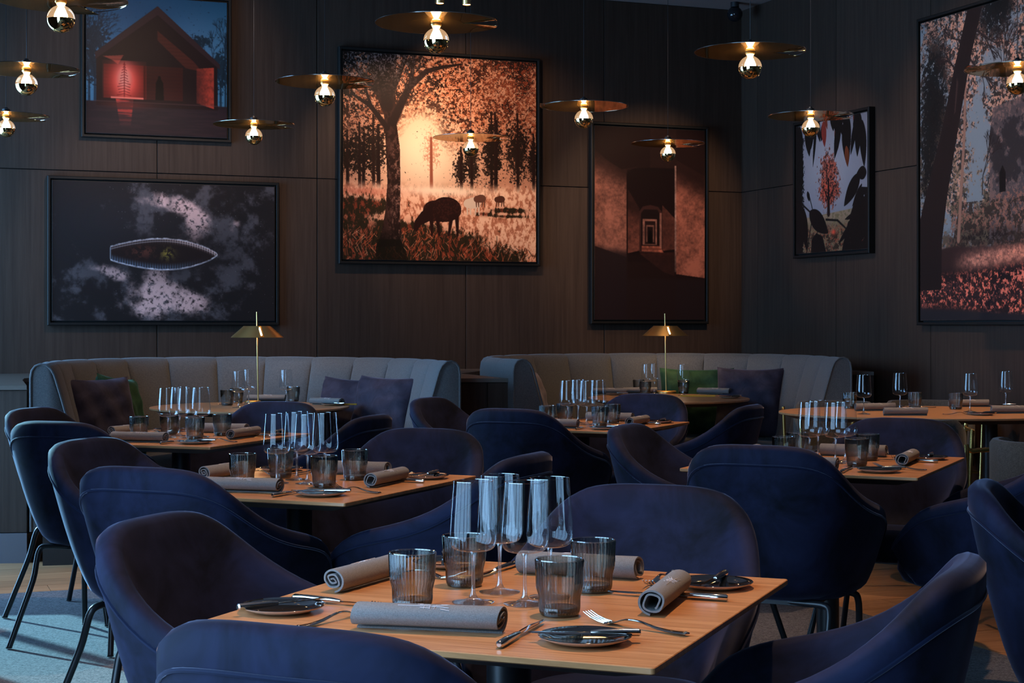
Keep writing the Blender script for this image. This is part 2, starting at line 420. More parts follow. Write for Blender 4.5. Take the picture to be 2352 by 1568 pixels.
def strokes(img, U, V, segs, col, al=1.):
    for (x0, y0, x1, y1, w0, w1) in segs:
        dx, dy = x1-x0, y1-y0; l2 = dx*dx+dy*dy+1e-9
        mx = max(w0, w1)*1.5
        c0 = max(0, int((min(x0, x1)-mx)*U.shape[1])); c1 = min(U.shape[1], int((max(x0, x1)+mx)*U.shape[1])+2)
        r0 = max(0, int((min(y0, y1)-mx)*U.shape[0])); r1 = min(U.shape[0], int((max(y0, y1)+mx)*U.shape[0])+2)
        if c1 <= c0 or r1 <= r0: continue
        u = U[r0:r1, c0:c1]; v = V[r0:r1, c0:c1]
        t = np.clip(((u-x0)*dx+(v-y0)*dy)/l2, 0, 1); d = np.hypot(u-x0-t*dx, v-y0-t*dy)
        w = w0+(w1-w0)*t
        sub = img[r0:r1, c0:c1]; mixc(sub, col, al*ss(w*1.25+.0012, w*.75, d))
def branches(rng, x, y, ang, ln, w, depth, out):
    x1 = x+math.cos(ang)*ln; y1 = y-math.sin(ang)*ln; out.append((x, y, x1, y1, w, w*.7))
    if depth:
        for _ in range(rng.choice([2, 3])):
            branches(rng, x1, y1, ang+rng.uniform(-.6, .6), ln*rng.uniform(.65, .85), w*.65, depth-1, out)
def blobs(img, U, V, rng, n, xr, yr, r, col, jitter=40, asp=.5, al=1., mask=None):
    H, Wd = U.shape
    for _ in range(n):
        x = rng.uniform(*xr); y = rng.uniform(*yr)
        if mask is not None and not mask(x, y): continue
        rr = rng.uniform(*r); a = rng.uniform(0, PI)
        c0 = max(0, int((x-rr)*Wd)); c1 = min(Wd, int((x+rr)*Wd)+2); r0 = max(0, int((y-rr)*H)); r1 = min(H, int((y+rr)*H)+2)
        if c1 <= c0 or r1 <= r0: continue
        u = U[r0:r1, c0:c1]-x; v = V[r0:r1, c0:c1]-y
        p = u*math.cos(a)+v*math.sin(a); q = (-u*math.sin(a)+v*math.cos(a))/asp
        k = rng.uniform(-jitter, jitter); c = [min(255, max(0, cc+k)) for cc in col]
        mixc(img[r0:r1, c0:c1], c, al*ss(rr, rr*.6, np.hypot(p, q)))
def leaf(im, U, V, x0, y0, x1, y1, w, col):
    dx, dy = x1-x0, y1-y0; l = math.hypot(dx, dy); t = ((U-x0)*dx+(V-y0)*dy)/(l*l); d = abs((U-x0)*dy-(V-y0)*dx)/l
    mixc(im, col, ((t > 0) & (t < 1) & (d < w*np.sin(PI*np.clip(t, 0, 1)**.8)**.8))*1.)
def blur(im, k):
    for _ in range(k):
        p = np.pad(im, ((1, 1), (1, 1), (0, 0)), 'edge'); im = (p[:-2, 1:-1]+p[2:, 1:-1]+p[1:-1, :-2]+p[1:-1, 2:]+2*p[1:-1, 1:-1])/6
    return im
def E(U, V, cx, cy, rx, ry): return np.exp(-(((U-cx)/rx)**2+((V-cy)/ry)**2))
def pic_house(h=430, w=435):
    U, V = grid(h, w); im = np.zeros((h, w, 3)); n = fbm(h, w, 50, 4, 5, pers=.75); rp = fbm(h, w, 5, 5, 9, ax=12)
    im[:] = np.array([20, 60, 84])/255; mixc(im, (62, 104, 126), ss(.0, .7, V+.5*abs(U-.5)-.1)); mixc(im, (84, 112, 134), E(U, V, .75, .33, .3, .25)*.5)
    for cx, sc, sd in ((.06, 1., 3), (.955, .9, 4), (.02, .9, 9), (.99, .8, 14)):
        o = []; branches(random.Random(sd), cx, .78, PI/2, .2*sc, .009*sc, 6, o); strokes(im, U, V, o, (20, 34, 44), .8)
    for cx, cy, rx, ry in ((.06, .33, .10, .17), (.04, .5, .08, .16), (.955, .5, .08, .17), (.80, .30, .11, .055)):
        mixc(im, (18, 32, 40), ss(.45, .55, E(U, V, cx, cy, rx, ry)*.55+n*.45-.02)*.9)
    mixc(im, (36, 27, 30), ss(.765, .775, V)); mixc(im, (46, 32, 34), ss(.77, .79, V)*ss(.4, .7, rp)*.5)
    mixc(im, (34, 21, 21), inpoly(U, V, [(.5, .09), (.93, .46), (.935, .80), (.07, .80), (.07, .43)]))
    mixc(im, (47, 30, 31), inpoly(U, V, [(.5, .06), (.95, .46), (.95, .50), (.5, .125), (.062, .47), (.06, .42)]))
    bd = .9+.08*np.sin(V*240); 
    for pl, c, a in (([(.50, .24), (.76, .45), (.82, .52), (.70, .50), (.5, .31)], (96, 38, 28), .85), ([(.42, .50), (.68, .50), (.68, .745), (.42, .745)], (74, 25, 20), .8), ([(.12, .50), (.42, .50), (.42, .745), (.12, .745)], (120, 30, 24), .8), ([(.115, .445), (.26, .43), (.22, .50), (.18, .47)], (190, 72, 52), .9)):
        mixc(im, c, inpoly(U, V, pl)*a*bd*.75)
    g = inpoly(U, V, [(.11, .47), (.42, .47), (.42, .745), (.11, .745)]); mixc(im, (226, 60, 46), E(U, V, .27, .62, .11, .13)*1.3*g); mixc(im, (255, 132, 108), E(U, V, .265, .60, .055, .10)*1.15*g)
    mixc(im, (60, 16, 14), inpoly(U, V, [(.40, .5), (.415, .5), (.415, .74), (.40, .74)])*.7)
    o = []; rg = random.Random(2)
    for k in range(12):
        y = .49+k*.020; wd = .006+k*.0045
        o += [(.265-wd*rg.uniform(.7, 1.1), y+.010, .265, y, .003, .002), (.265+wd*rg.uniform(.7, 1.1), y+.012, .265, y, .003, .002)]
    strokes(im, U, V, o+[(.265, .48, .265, .74, .003, .004)], (110, 22, 22), .6)
    mixc(im, (250, 120, 96), inpoly(U, V, [(.17, .733), (.40, .733), (.40, .746), (.17, .746)])*.8)
    mixc(im, (168, 56, 40), inpoly(U, V, [(.78, .50), (.905, .485), (.905, .79), (.78, .755)])*(.45+.5*ss(.78, .9, U))*(.7+.5*n))
    mixc(im, (18, 11, 12), inpoly(U, V, [(.485, .745), (.488, .62), (.50, .595), (.505, .57), (.52, .57), (.525, .595), (.54, .62), (.545, .745)]))
    mixc(im, (190, 56, 46), inpoly(U, V, [(.205, .75), (.33, .75), (.31, .94), (.235, .94)])*ss(.97, .75, V)*(.25+.85*ss(.35, .7, rp)))
    mixc(im, (120, 44, 38), E(U, V, .28, .79, .16, .03)*.5); mixc(im, (90, 60, 58), inpoly(U, V, [(.05, .765), (.95, .765), (.95, .772), (.05, .772)])*.4)
    return blur(im, 2)
def pic_boat(h=460, w=730):
    U, V = grid(h, w); im = np.zeros((h, w, 3)); im[:] = np.array([33, 29, 29])/255
    n = fbm(h, w, 5, 7, 21, pers=.66); n2 = fbm(h, w, 70, 4, 22, pers=.75); n3 = fbm(h, w, 9, 6, 33, pers=.7)
    R = lambda *a: E(U, V, *a)
    mixc(im, (40, 40, 44), R(.3, .3, .3, .3)*.5)
    haze = R(.62, .20, .26, .2)+R(.78, .62, .22, .25)+R(.4, .8, .3, .2)+.7*R(.2, .62, .14, .1)+.4*R(.28, .30, .12, .1); mixc(im, (98, 92, 96), ss(.35, 1.1, haze*.75+(n3-.5)*1.3)*.55)
    d = R(.46, .10, .10, .09)+1.2*R(.56, .16, .12, .09)+1.1*R(.64, .27, .07, .10)+.8*R(.83, .28, .06, .07)+1.0*R(.22, .64, .09, .045)+.6*R(.30, .68, .06, .05)+1.0*R(.45, .76, .06, .12)+1.1*R(.45, .92, .12, .10)+1.0*R(.60, .86, .08, .10)+.45*R(.75, .70, .10, .10)
    a = ss(.35, 1.05, d*.80+(n-.5)*1.0)*ss(.15, .75, n2*.9+.25); mixc(im, (196, 158, 152), a*.92)
    r = np.random.RandomState(4)
    for _ in range(150):
        y = r.randint(0, h-1); x = r.randint(int(w*.25), w-1); im[y:y+2, x:x+1] = .35+.3*r.rand()
    mixc(im, (34, 29, 29), E(U, V, .49, .51, .30, .17)*.75)
    t = (U-.252)/.482; tc = np.clip(t, 0, 1); mid = .512; e = np.where(tc < .5, .098*(.42+.58*np.sin(PI*tc)**.9), .098*np.sin(PI*tc)**.72); top = mid-e*1.12; bot = mid+e*1.18
    ins = ((t > 0) & (t < 1) & (V > top) & (V < bot))*1.; mixc(im, (34, 26, 25), ins)
    pl = .6+.4*np.sin(U*560); mixc(im, (74, 88, 106), ins*ss(.055, .012, abs(V-bot))*.85*ss(.95, .5, t)*pl); mixc(im, (176, 140, 130), ins*ss(.045, .005, abs(V-top))*(.2+.75*ss(.4, .8, t))*pl)
    ln = ((t > 0) & (t < 1))*1.; jag = .004*(n2-.5)
    mixc(im, (205, 196, 200), ln*ss(.009, .003, abs(V-top+jag))*(.3+.45*n2)); mixc(im, (205, 200, 206), ln*ss(.008, .003, abs(V-bot+jag))*(.35+.45*n2)); mixc(im, (150, 140, 140), ln*ss(.006, .002, abs(V-top-.018))*.5)
    mixc(im, (112, 98, 44), ins*E(U, V, .505, .51, .028, .04)*ss(.45, .6, n2)); mixc(im, (90, 50, 40), ins*E(U, V, .40, .50, .06, .04)*ss(.5, .65, n2)*.7)
    mixc(im, (120, 126, 134), ((abs(t) < .006) & (abs(V-mid) < .042))*.7)
    return blur(im, 1)
def pic_sheep(h=640, w=640):
    U, V = grid(h, w); im = np.zeros((h, w, 3)); rng = random.Random(5)
    nf = fbm(h, w, 95, 4, 42, pers=.85); nl = fbm(h, w, 70, 5, 44, pers=.85); nm = fbm(h, w, 12, 6, 45, pers=.7); ns = fbm(h, w, 130, 3, 43, pers=.85)
    im[:] = np.array([200, 140, 108])/255; mixc(im, (150, 140, 138), ss(.5, 0, V)*ss(.3, 0, U)*.6)
    gl = E(U, V, .42, .46, .24, .26); mixc(im, (255, 222, 184), gl*1.05)
    # canopy, light leaves to the right, dark to the upper left
    can = np.clip(ss(.60, .30, V+.10*np.sin(U*9+1))-1.15*E(U, V, .38, .50, .15, .22)-.5*E(U, V, .42, .36, .14, .12), 0, 1)
    mixc(im, (176, 100, 66), ss(.38, .52, nl)*can*.92); mixc(im, (232, 168, 128), ss(.55, .68, ns)*can*.8); mixc(im, (88, 48, 32), ss(.50, .60, nf)*can*.95); mixc(im, (40, 26, 22), ss(.54, .64, nm*.5+nf*.5+.10*ss(.2, 0, V)+.06*ss(.75, .9, U))*can*.9)
    mixc(im, (196, 96, 60), ss(.64, .7, nf)*can*ss(.5, .9, U)*.7)
    for cx, wd, vt, vb in ((.08, .085, .34, .66), (.15, .08, .30, .68), (.02, .05, .38, .64), (.60, .045, .44, .68), (.655, .05, .40, .68), (.76, .07, .26, .69), (.78, .05, .26, .69), (.90, .085, .26, .685), (.985, .04, .36, .66)):
        sh = E(U, V, cx, vt+(vb-vt)*.45, wd, (vb-vt)*.42); mixc(im, (40, 29, 24), ss(.42, .52, sh*.42+nf*.25+ns*.2)*.93)
        strokes(im, U, V, [(cx, vt, cx+.003, vb+.012, .004, .008)], (48, 31, 26))
    strokes(im, U, V, [(.175, .35, .178, .70, .006, .010), (.105, .4, .10, .70, .004, .009), (.79, .3, .785, .69, .005, .008)], (42, 28, 24))
    mixc(im, (190, 120, 90), ss(.45, .55, E(U, V, .447, .46, .06, .13)*.4+ns*.35)*.6); strokes(im, U, V, [(.445, .40, .447, .645, .005, .008)], (158, 92, 68))
    # meadow
    gm = ss(.605, .66, V+.01*(nm-.5)); gr = fbm(h, w, 60, 4, 46, ax=.55, pers=.75); gb = fbm(h, w, 6, 4, 49, ax=3.2)
    gc = np.zeros((h, w, 3)); gc[:] = np.array([226, 158, 122])/255; mixc(gc, (255, 206, 168), ss(.45, .75, gr)*.8); mixc(gc, (176, 104, 74), ss(.5, .3, gr)*.7)
    mixc(gc, (255, 224, 190), E(U, V, .48, .655, .3, .03)); mixc(gc, (206, 120, 92), E(U, V, .1, .67, .2, .02)*.7)
    dk = np.clip(E(U, V, .05, .735, .20, .035)*1.1+E(U, V, .06, .80, .15, .07)*.7+E(U, V, .10, .96, .28, .09)*1.2+E(U, V, .35, .86, .14, .045)*1.1+E(U, V, .42, .95, .24, .07)*1.4+E(U, V, .66, 1.0, .28, .06)*1.2+E(U, V, .85, .745, .10, .012)+E(U, V, .72, .765, .05, .01)*.8+E(U, V, .85, .775, .12, .008)*.7+E(U, V, .62, .90, .10, .03)*.6, 0, 1)
    mixc(gc, (44, 36, 24), ss(.22, .62, dk*1.0+(.5-gr)*.6+(gb-.5)*.25)*.93); mixc(gc, (150, 66, 44), dk*ss(.6, .8, gr)*.8)
    im[:] = im*(1-gm[..., None])+gc*gm[..., None]
    o = []
    for k in range(900):
        x = rng.random(); y = rng.uniform(.84, 1.02); a = rng.uniform(-1., 1.); l = rng.uniform(.015, .05); o.append((x, y, x+l*math.sin(a), y-l*math.cos(a), .0013, .0008))
    low = [q for q in o if q[1] > .86+.10*ss(.5, 1, q[0])]; strokes(im, U, V, low[:200], (186, 96, 62), .75); strokes(im, U, V, low[200:280], (236, 160, 120), .6); strokes(im, U, V, low[280:420], (38, 30, 20), .7)
    tr = inpoly(U, V, [(.165, .94), (.195, .86), (.212, .76), (.222, .62), (.214, .45), (.205, .30), (.15, .17), (.12, .0), (.27, .0), (.262, .16), (.262, .30), (.285, .45), (.288, .62), (.285, .80), (.30, .93)])
    br = fbm(h, w, 60, 3, 47, ax=.6, pers=.8); bc = np.zeros((h, w, 3)); bc[:] = np.array([64, 42, 36])/255; mixc(bc, (176, 130, 110), ss(.50, .80, br*.5+ns*.5)*ss(.25, .6, V)*ss(.20, .29, U)*.8); mixc(bc, (40, 27, 23), ss(.5, .3, br)*.7); mixc(bc, (30, 22, 18), ss(.82, .93, V)*.7)
    im[:] = im*(1-tr[..., None])+bc*tr[..., None]
    strokes(im, U, V, [(.25, .33, .33, .16, .022, .016), (.33, .16, .42, .075, .016, .012), (.42, .075, .50, .05, .012, .008), (.50, .05, .60, .03, .008, .004), (.34, .15, .36, .0, .012, .006), (.22, .36, .14, .26, .014, .011), (.14, .26, .04, .20, .010, .005), (.16, .17, .05, .06, .02, .010), (.22, .25, .2, .0, .03, .03), (.25, .17, .32, .0, .016, .008), (.14, .26, .10, .14, .008, .004)], (46, 31, 28))
    mixc(im, (36, 27, 24), ss(.50, .60, nf*.6+nm*.4+.12*ss(.35, .0, V))*ss(.34, .05, V)*ss(.55, .2, U)*.85); mixc(im, (170, 150, 146), ss(.62, .7, ns)*ss(.25, .0, V)*ss(.5, .2, U)*.7)
    mixc(im, (30, 25, 18), inpoly(U, V, [(.17, .90), (.29, .90), (.33, 1), (.16, 1)])*.8)
    def sheep(cx, cy, s, col, head=True, hi=None):
        m = np.clip(E(U, V, cx, cy, .105*s, .062*s)*2.2-.8, 0, 1)+np.clip(E(U, V, cx+.03*s, cy-.010*s, .085*s, .064*s)*2.2-.8, 0, 1)
        m = ((((U-cx)/(.105*s))**2+((V-cy)/(.060*s))**2 < 1)|(((U-cx-.02*s)/(.085*s))**2+((V-cy+.012*s)/(.062*s))**2 < 1)|(((U-cx+.05*s)/(.06*s))**2+((V-cy-.002*s)/(.055*s))**2 < 1))*1.
        mixc(im, col, m)
        if hi: mixc(im, hi, m*ss(.5, .7, ns)*.5)
        if head: mixc(im, col, inpoly(U, V, [(cx-.05*s, cy-.05*s), (cx-.12*s, cy+.01*s), (cx-.155*s, cy+.055*s), (cx-.165*s, cy+.10*s), (cx-.145*s, cy+.115*s), (cx-.125*s, cy+.08*s), (cx-.06*s, cy+.05*s)]))
        strokes(im, U, V, [(cx+a*s, cy+.03*s, cx+b*s, cy+.13*s, .011*s, .005*s) for a, b in ((-.065, -.06), (-.03, -.02), (.05, .035), (.08, .085))], col)
    sheep(.505, .755, .92, (48, 27, 24), hi=(84, 46, 36)); sheep(.66, .715, .42, (226, 196, 168), head=False); sheep(.70, .692, .30, (112, 72, 56), head=False); sheep(.805, .692, .26, (92, 54, 40), head=False)
    return im
def pic_corridor(h=540, w=345):
    U, V = grid(h, w); im = np.zeros((h, w, 3)); n = fbm(h, w, 7, 7, 61, pers=.65); f = fbm(h, w, 50, 4, 62, pers=.8); tx = (.82+.45*(n-.5)+.35*(f-.5)); im[:] = np.array([30, 19, 18])/255
    def P(c, pts, a=1., t=True): mixc(im, c, inpoly(U, V, pts)*a*(tx if t else 1))
    P((44, 28, 25), [(0, 0), (1, 0), (1, .25), (.3, .25), (0, .22)], .6)
    P((146, 92, 76), [(0, .12), (.10, .17), (.24, .22), (.40, .20), (.285, .235), (.285, .675), (0, .62)])
    mixc(im, (30, 19, 18), ss(.32, .12, V-.32*U)*(U < .5)*.9*ss(.36, .24, V))
    P((24, 15, 15), [(.285, .25), (.33, .215), (.5, .205), (.73, .205), (.73, .70), (.285, .70)], 1, False)
    P((112, 64, 52), [(.295, .32), (.40, .42), (.40, .64), (.295, .655)], .9); mixc(im, (26, 16, 16), ss(.50, .40, V-.25*(U-.3))*(U > .29)*(U < .73)*(V > .22)*(V < .5)*.75)
    P((96, 54, 44), [(.61, .40), (.725, .47), (.725, .63), (.61, .64)], .85)
    P((52, 31, 28), [(.40, .65), (.40, .435), (.43, .41), (.50, .40), (.57, .41), (.605, .435), (.605, .65)], 1, False)
    P((26, 17, 17), [(.415, .64), (.415, .445), (.44, .425), (.565, .425), (.585, .445), (.585, .64)], 1, False)
    P((150, 100, 84), [(.583, .44), (.604, .44), (.604, .645), (.583, .645)]); P((140, 92, 78), [(.43, .61), (.43, .475), (.56, .475), (.56, .61)]); P((34, 21, 20), [(.448, .605), (.448, .485), (.545, .485), (.545, .605)], 1, False)
    P((118, 78, 66), [(.462, .595), (.462, .505), (.532, .505), (.532, .595)]); P((26, 16, 16), [(.472, .60), (.472, .515), (.522, .515), (.522, .60)], 1, False); P((12, 9, 9), [(.48, .60), (.484, .555), (.49, .535), (.505, .535), (.512, .555), (.516, .60)], 1, False)
    P((168, 92, 70), [(.42, .615), (.585, .615), (.62, .648), (.42, .643)], .9); P((60, 30, 26), [(.41, .628), (.60, .628), (.60, .633), (.41, .633)], .8)
    P((156, 92, 74), [(.735, .16), (1, .24), (1, .78), (.735, .76)]); P((206, 158, 142), [(.722, .19), (.736, .19), (.736, .75), (.722, .75)], .75)
    mixc(im, (32, 20, 19), ss(.36, .20, V-.28*(U-.74))*(U > .735)*.93); mixc(im, (34, 22, 21), ss(.20, .34, V)*0)
    P((84, 44, 36), [(.40, .655), (.72, .645), (.72, .77), (.62, .75)], .5); mixc(im, (34, 25, 26), ss(.775, .80, V)*.97); mixc(im, (34, 25, 26), (U < .29)*ss(.60, .655, V-.05*U)*.9); mixc(im, (34, 23, 22), (U > .28)*(U < .735)*ss(.655, .67, V)*.45)
    return blur(im, 2)
def pic_leaves(h=460, w=460):
    U, V = grid(h, w); im = np.zeros((h, w, 3)); im[:] = np.array([116, 114, 122])/255; mixc(im, (140, 137, 142), E(U, V, .5, .35, .35, .3))
    n = fbm(h, w, 40, 5, 71, pers=.8); n2 = fbm(h, w, 12, 5, 72, pers=.7); nf = fbm(h, w, 80, 3, 73, pers=.8)
    fld = ss(.705, .712, V+.05*(U-.5)); mixc(im, (132, 108, 86), fld); mixc(im, (108, 92, 66), fld*ss(.5, .65, n)); mixc(im, (128, 58, 42), fld*ss(.55, .66, nf)*ss(.76, .88, V)); mixc(im, (46, 36, 28), fld*ss(.5, .38, n)*ss(.74, .88, V)*.95)
    cr = E(U, V, .475, .36, .15, .17)+E(U, V, .48, .56, .17, .14); c = ss(.50, .62, cr*.55+n*.35); mixc(im, (104, 58, 48), c); mixc(im, (160, 82, 62), c*ss(.52, .62, nf)); mixc(im, (50, 32, 30), c*ss(.46, .36, nf)*.9); mixc(im, (190, 70, 48), c*ss(.60, .68, nf)*E(U, V, .45, .55, .14, .08))
    strokes(im, U, V, [(.475, .715, .475, .45, .020, .008), (.475, .62, .40, .5, .008, .004), (.475, .62, .56, .5, .008, .004), (.475, .5, .44, .36, .006, .003)], (36, 25, 24))
    D = (25, 22, 21); rg = random.Random(3)
    for k in range(34):
        x0 = rg.uniform(0, 1); ln = rg.uniform(.10, .24)*(1.1 if abs(x0-.5) > .2 else .8); a = rg.uniform(-.35, .35); y0 = rg.uniform(-.08, .06)
        leaf(im, U, V, x0, y0, x0+ln*math.sin(a), y0+ln, rg.uniform(.02, .04), D if rg.random() < .85 else (96, 44, 34))
    for a in ((.05, .0, .06, .30, .05), (.16, 0, .2, .25, .045), (.30, .0, .25, .34, .018), (.63, .02, .56, .30, .040), (.70, .02, .74, .38, .055), (.93, .05, .96, .40, .045), (.0, .12, .07, .55, .075), (.02, .40, .05, .75, .06)): leaf(im, U, V, *a, D)
    leaf(im, U, V, .72, .22, .74, .38, .03, (92, 46, 30)); leaf(im, U, V, .40, .0, .42, .20, .035, (112, 44, 36)); mixc(im, D, ((U < .10+.05*(nf-.3)) & (V > .1))*.95)
    for a in ((.0, .62, .08, .98, .09), (.10, .64, .16, .98, .05), (.20, .68, .47, .86, .075), (.90, .44, .69, .67, .06), (.99, .44, .86, .44, .05), (.98, .62, .80, 1.0, .13), (.93, .52, .80, .68, .02), (.24, .92, .42, 1.05, .10), (.86, .76, .61, .95, .028), (.17, .52, .20, .60, .02), (.88, .73, .70, .77, .02)): leaf(im, U, V, *a, D)
    mixc(im, D, inpoly(U, V, [(.82, .66), (.90, .54), (1, .55), (1, 1), (.66, 1), (.74, .80)])*ss(.22, .32, n2+.1)); mixc(im, D, inpoly(U, V, [(.235, 1), (.23, .90), (.30, .85), (.39, .88), (.44, 1)]))
    strokes(im, U, V, [(.10, .62, .24, .70, .007, .006), (.44, .755, .60, .77, .008, .007), (.60, .77, .72, .84, .008, .006), (.24, .74, .16, 1, .005, .005), (.20, .56, .26, .70, .004, .004)], D)
    mixc(im, (206, 72, 52), E(U, V, .545, .855, .03, .02)); return blur(im, 1)
def pic_forest(h=760, w=590):
    U, V = grid(h, w); im = np.zeros((h, w, 3)); n = fbm(h, w, 44, 5, 81, pers=.8); n2 = fbm(h, w, 7, 6, 82, pers=.65); n3 = fbm(h, w, 75, 4, 83, pers=.85)
    im[:] = np.array([116, 120, 124])/255; rg = random.Random(4)
    sky = E(U, V, .52, .12, .08, .14)*.6+E(U, V, .43, .42, .05, .14)*.8
    fol = ss(.36, .56, n2*.7+n*.35-sky*.45+.05)
    mixc(im, (158, 112, 94), fol*ss(.42, .52, n)); mixc(im, (188, 132, 106), fol*ss(.58, .68, n3)*.9); mixc(im, (40, 33, 30), fol*ss(.52, .42, n3)*.9); mixc(im, (96, 84, 66), fol*ss(.3, .6, V)*ss(.52, .6, n)*.7)
    dk = np.clip(E(U, V, .10, .24, .11, .20)+E(U, V, .52, .03, .13, .09)+.7*E(U, V, .05, .5, .06, .2), 0, 1); mixc(im, (24, 23, 23), ss(.42, .56, dk*.5+n3*.4)*.96)
    tw = inpoly(U, V, [(.476, .42), (.50, .33), (.80, .30), (1, .34), (1, .76), (.476, .76)]); mixc(im, (78, 66, 66), tw*.95); mixc(im, (120, 90, 80), tw*ss(.5, .68, n2*.5+n3*.5)*.8); mixc(im, (34, 30, 32), tw*ss(.5, .35, n2)*.7); mixc(im, (22, 19, 20), inpoly(U, V, [(.54, .60), (.54, .54), (.56, .515), (.58, .54), (.58, .60)])); mixc(im, (140, 96, 82), tw*(U > .9)*.3)
    mixc(im, (134, 88, 72), inpoly(U, V, [(.40, .64), (.55, .60), (1, .57), (1, .76), (.2, .76), (.24, .60)])*ss(.45, .55, n3)*.9); mixc(im, (52, 42, 36), inpoly(U, V, [(.28, .62), (1, .62), (1, .77), (.22, .77)])*ss(.52, .42, n)*.95); mixc(im, (30, 25, 24), E(U, V, .45, .735, .3, .025)*ss(.4, .55, n3)*1.)
    g = ss(.757, .768, V+.03*(U-.5)*0+.012*(n2-.5)); mixc(im, (52, 36, 34), g); mixc(im, (206, 128, 104), g*np.exp(-((V-.80-.018*np.sin(U*4+1))/.03)**2)*ss(.2, .4, U)*(.45+.7*n3)); mixc(im, (30, 24, 24), g*E(U, V, .55, .855, .5, .02)*.8)
    lf = g*ss(.82, .87, V+.05*(U-.5))*ss(.985, .93, V+.02*np.sin(U*7)-.05*U); mixc(im, (176, 76, 58), lf*ss(.49, .58, n3)); mixc(im, (228, 116, 92), lf*ss(.60, .70, n3)); mixc(im, (36, 30, 32), lf*ss(.44, .36, n)*.8); mixc(im, (40, 36, 39), ss(.955, .97, V-.03*U+.004*n3))
    strokes(im, U, V, [(.27, .74, .31, .40, .010, .008), (.31, .40, .325, .10, .008, .005)], (136, 96, 80))
    mixc(im, (36, 28, 27), inpoly(U, V, [(.0, .90), (.0, .66), (.04, .58), (.14, .40), (.24, .18), (.33, .0), (.43, .0), (.35, .16), (.26, .40), (.19, .60), (.155, .74), (.15, .90)])); mixc(im, (84, 60, 54), inpoly(U, V, [(.27, .22), (.25, .32), (.24, .33), (.26, .2)])*.5)
    o = []
    for x, y, a in ((.39, .07, -.5), (.35, .16, -.7), (.32, .13, 2.4), (.27, .22, 2.2)): branches(random.Random(int(x*100)), x, y, a, .06, .004, 4, o)
    branches(random.Random(12), .56, .30, 1.5, .07, .0025, 5, o); branches(random.Random(15), .43, .60, 1.5, .06, .0025, 5, o); strokes(im, U, V, o, (38, 30, 29), .9); return im
def image_mat(name, arr, gain=1., rough=.38):
    h, w, _ = arr.shape; arr = np.clip(arr, 0, 1)**(1.12 if 'golden' in name else 1.0); im = bpy.data.images.new(name, w, h, alpha=False)
    a = np.ones((h, w, 4), np.float32); a[..., :3] = np.clip(arr*gain, 0, 1)[::-1]
    im.pixels.foreach_set(a.ravel()); im.update(); im.pack()
    m = mat(name, (1, 1, 1, 1), rough); p = m.node_tree.nodes['Principled BSDF']; p.inputs['Specular IOR Level'].default_value = .1
    t = N(m, 'ShaderNodeTexImage'); t.image = im; t.interpolation = 'Cubic'
    tc = N(m, 'ShaderNodeTexCoord'); L(m, tc.outputs['UV'], t.inputs[0]); L(m, t.outputs[0], p.inputs['Base Color']); return m
def picture(wall, a0, a1, z0, z1, arr, label, gain=1.):
    w = a1-a0; h = z1-z0
    if wall == 'back': p = wf(a0+T0, BACK-.021); rz = E1A
    else: p = wf(RIGHT-.021, BACK-a0); rz = E1A-PI/2
    r = thing('framed_picture', label, 'picture', (p.x, p.y, z0-.028), rz)
    fw = .022
    g = G(); outer = [(-fw-.008, -fw-.008), (w+fw+.008, -fw-.008), (w+fw+.008, h+fw+.008), (-fw-.008, h+fw+.008)]
    def ring(o, y): return [(x, y, z+.028) for x, z in ((-o, -o), (w+o, -o), (w+o, h+o), (-o, h+o))]
    g.loft([ring(.030, 0), ring(.030, -.045), ring(.026, -.048), ring(.014, -.048), ring(.012, -.045), ring(.012, -.012)])
    obj('frame', g.mesh('frame', 30), M['frame'], r)
    g = G(); g.loft([ring(.004, -.002), ring(.004, -.036), ring(0, -.038)], caps=False); g.loft([ring(.0125, -.004), ring(.0125, -.010)]); 
    g.add(ring(.014, -.008), [(0, 1, 2, 3)]); obj('backing', g.mesh('backing', False), M['frame2'], r)
    m = bpy.data.meshes.new('print'); m.from_pydata(ring(0, -.0385), [], [(0, 1, 2, 3)]); uv = m.uv_layers.new(); 
    for i, c in enumerate(((0, 0), (1, 0), (1, 1), (0, 1))): uv.data[i].uv = c
    obj('print', m, image_mat('print_'+label.split()[1], arr, gain), r)
    return r
picture('back', -2.903, -2.012, 2.41, 3.29, pic_house(), 'square framed photograph of a gabled house at dusk with red light inside', 1.1)
picture('back', -3.11, -1.697, 1.222, 2.10, pic_boat(), 'wide dark framed photograph of a rowing boat seen from above', 1.1)
picture('back', -1.232, .157, 1.633, 3.024, pic_sheep(), 'large golden framed photograph of sheep grazing under autumn trees', 1.0)
picture('back', .605, 1.48, 1.232, 2.605, pic_corridor(), 'tall framed photograph of a corridor of doorways in red-brown light', 1.1)
picture('right', .857, 1.73, 1.682, 2.555, pic_leaves(), 'small framed photograph of a red tree seen through dark leaves', 1.1)
picture('right', 2.302, 3.69, 1.223, 3.018, pic_forest(), 'tall framed photograph of woodland with a tower at the right edge', 1.1)

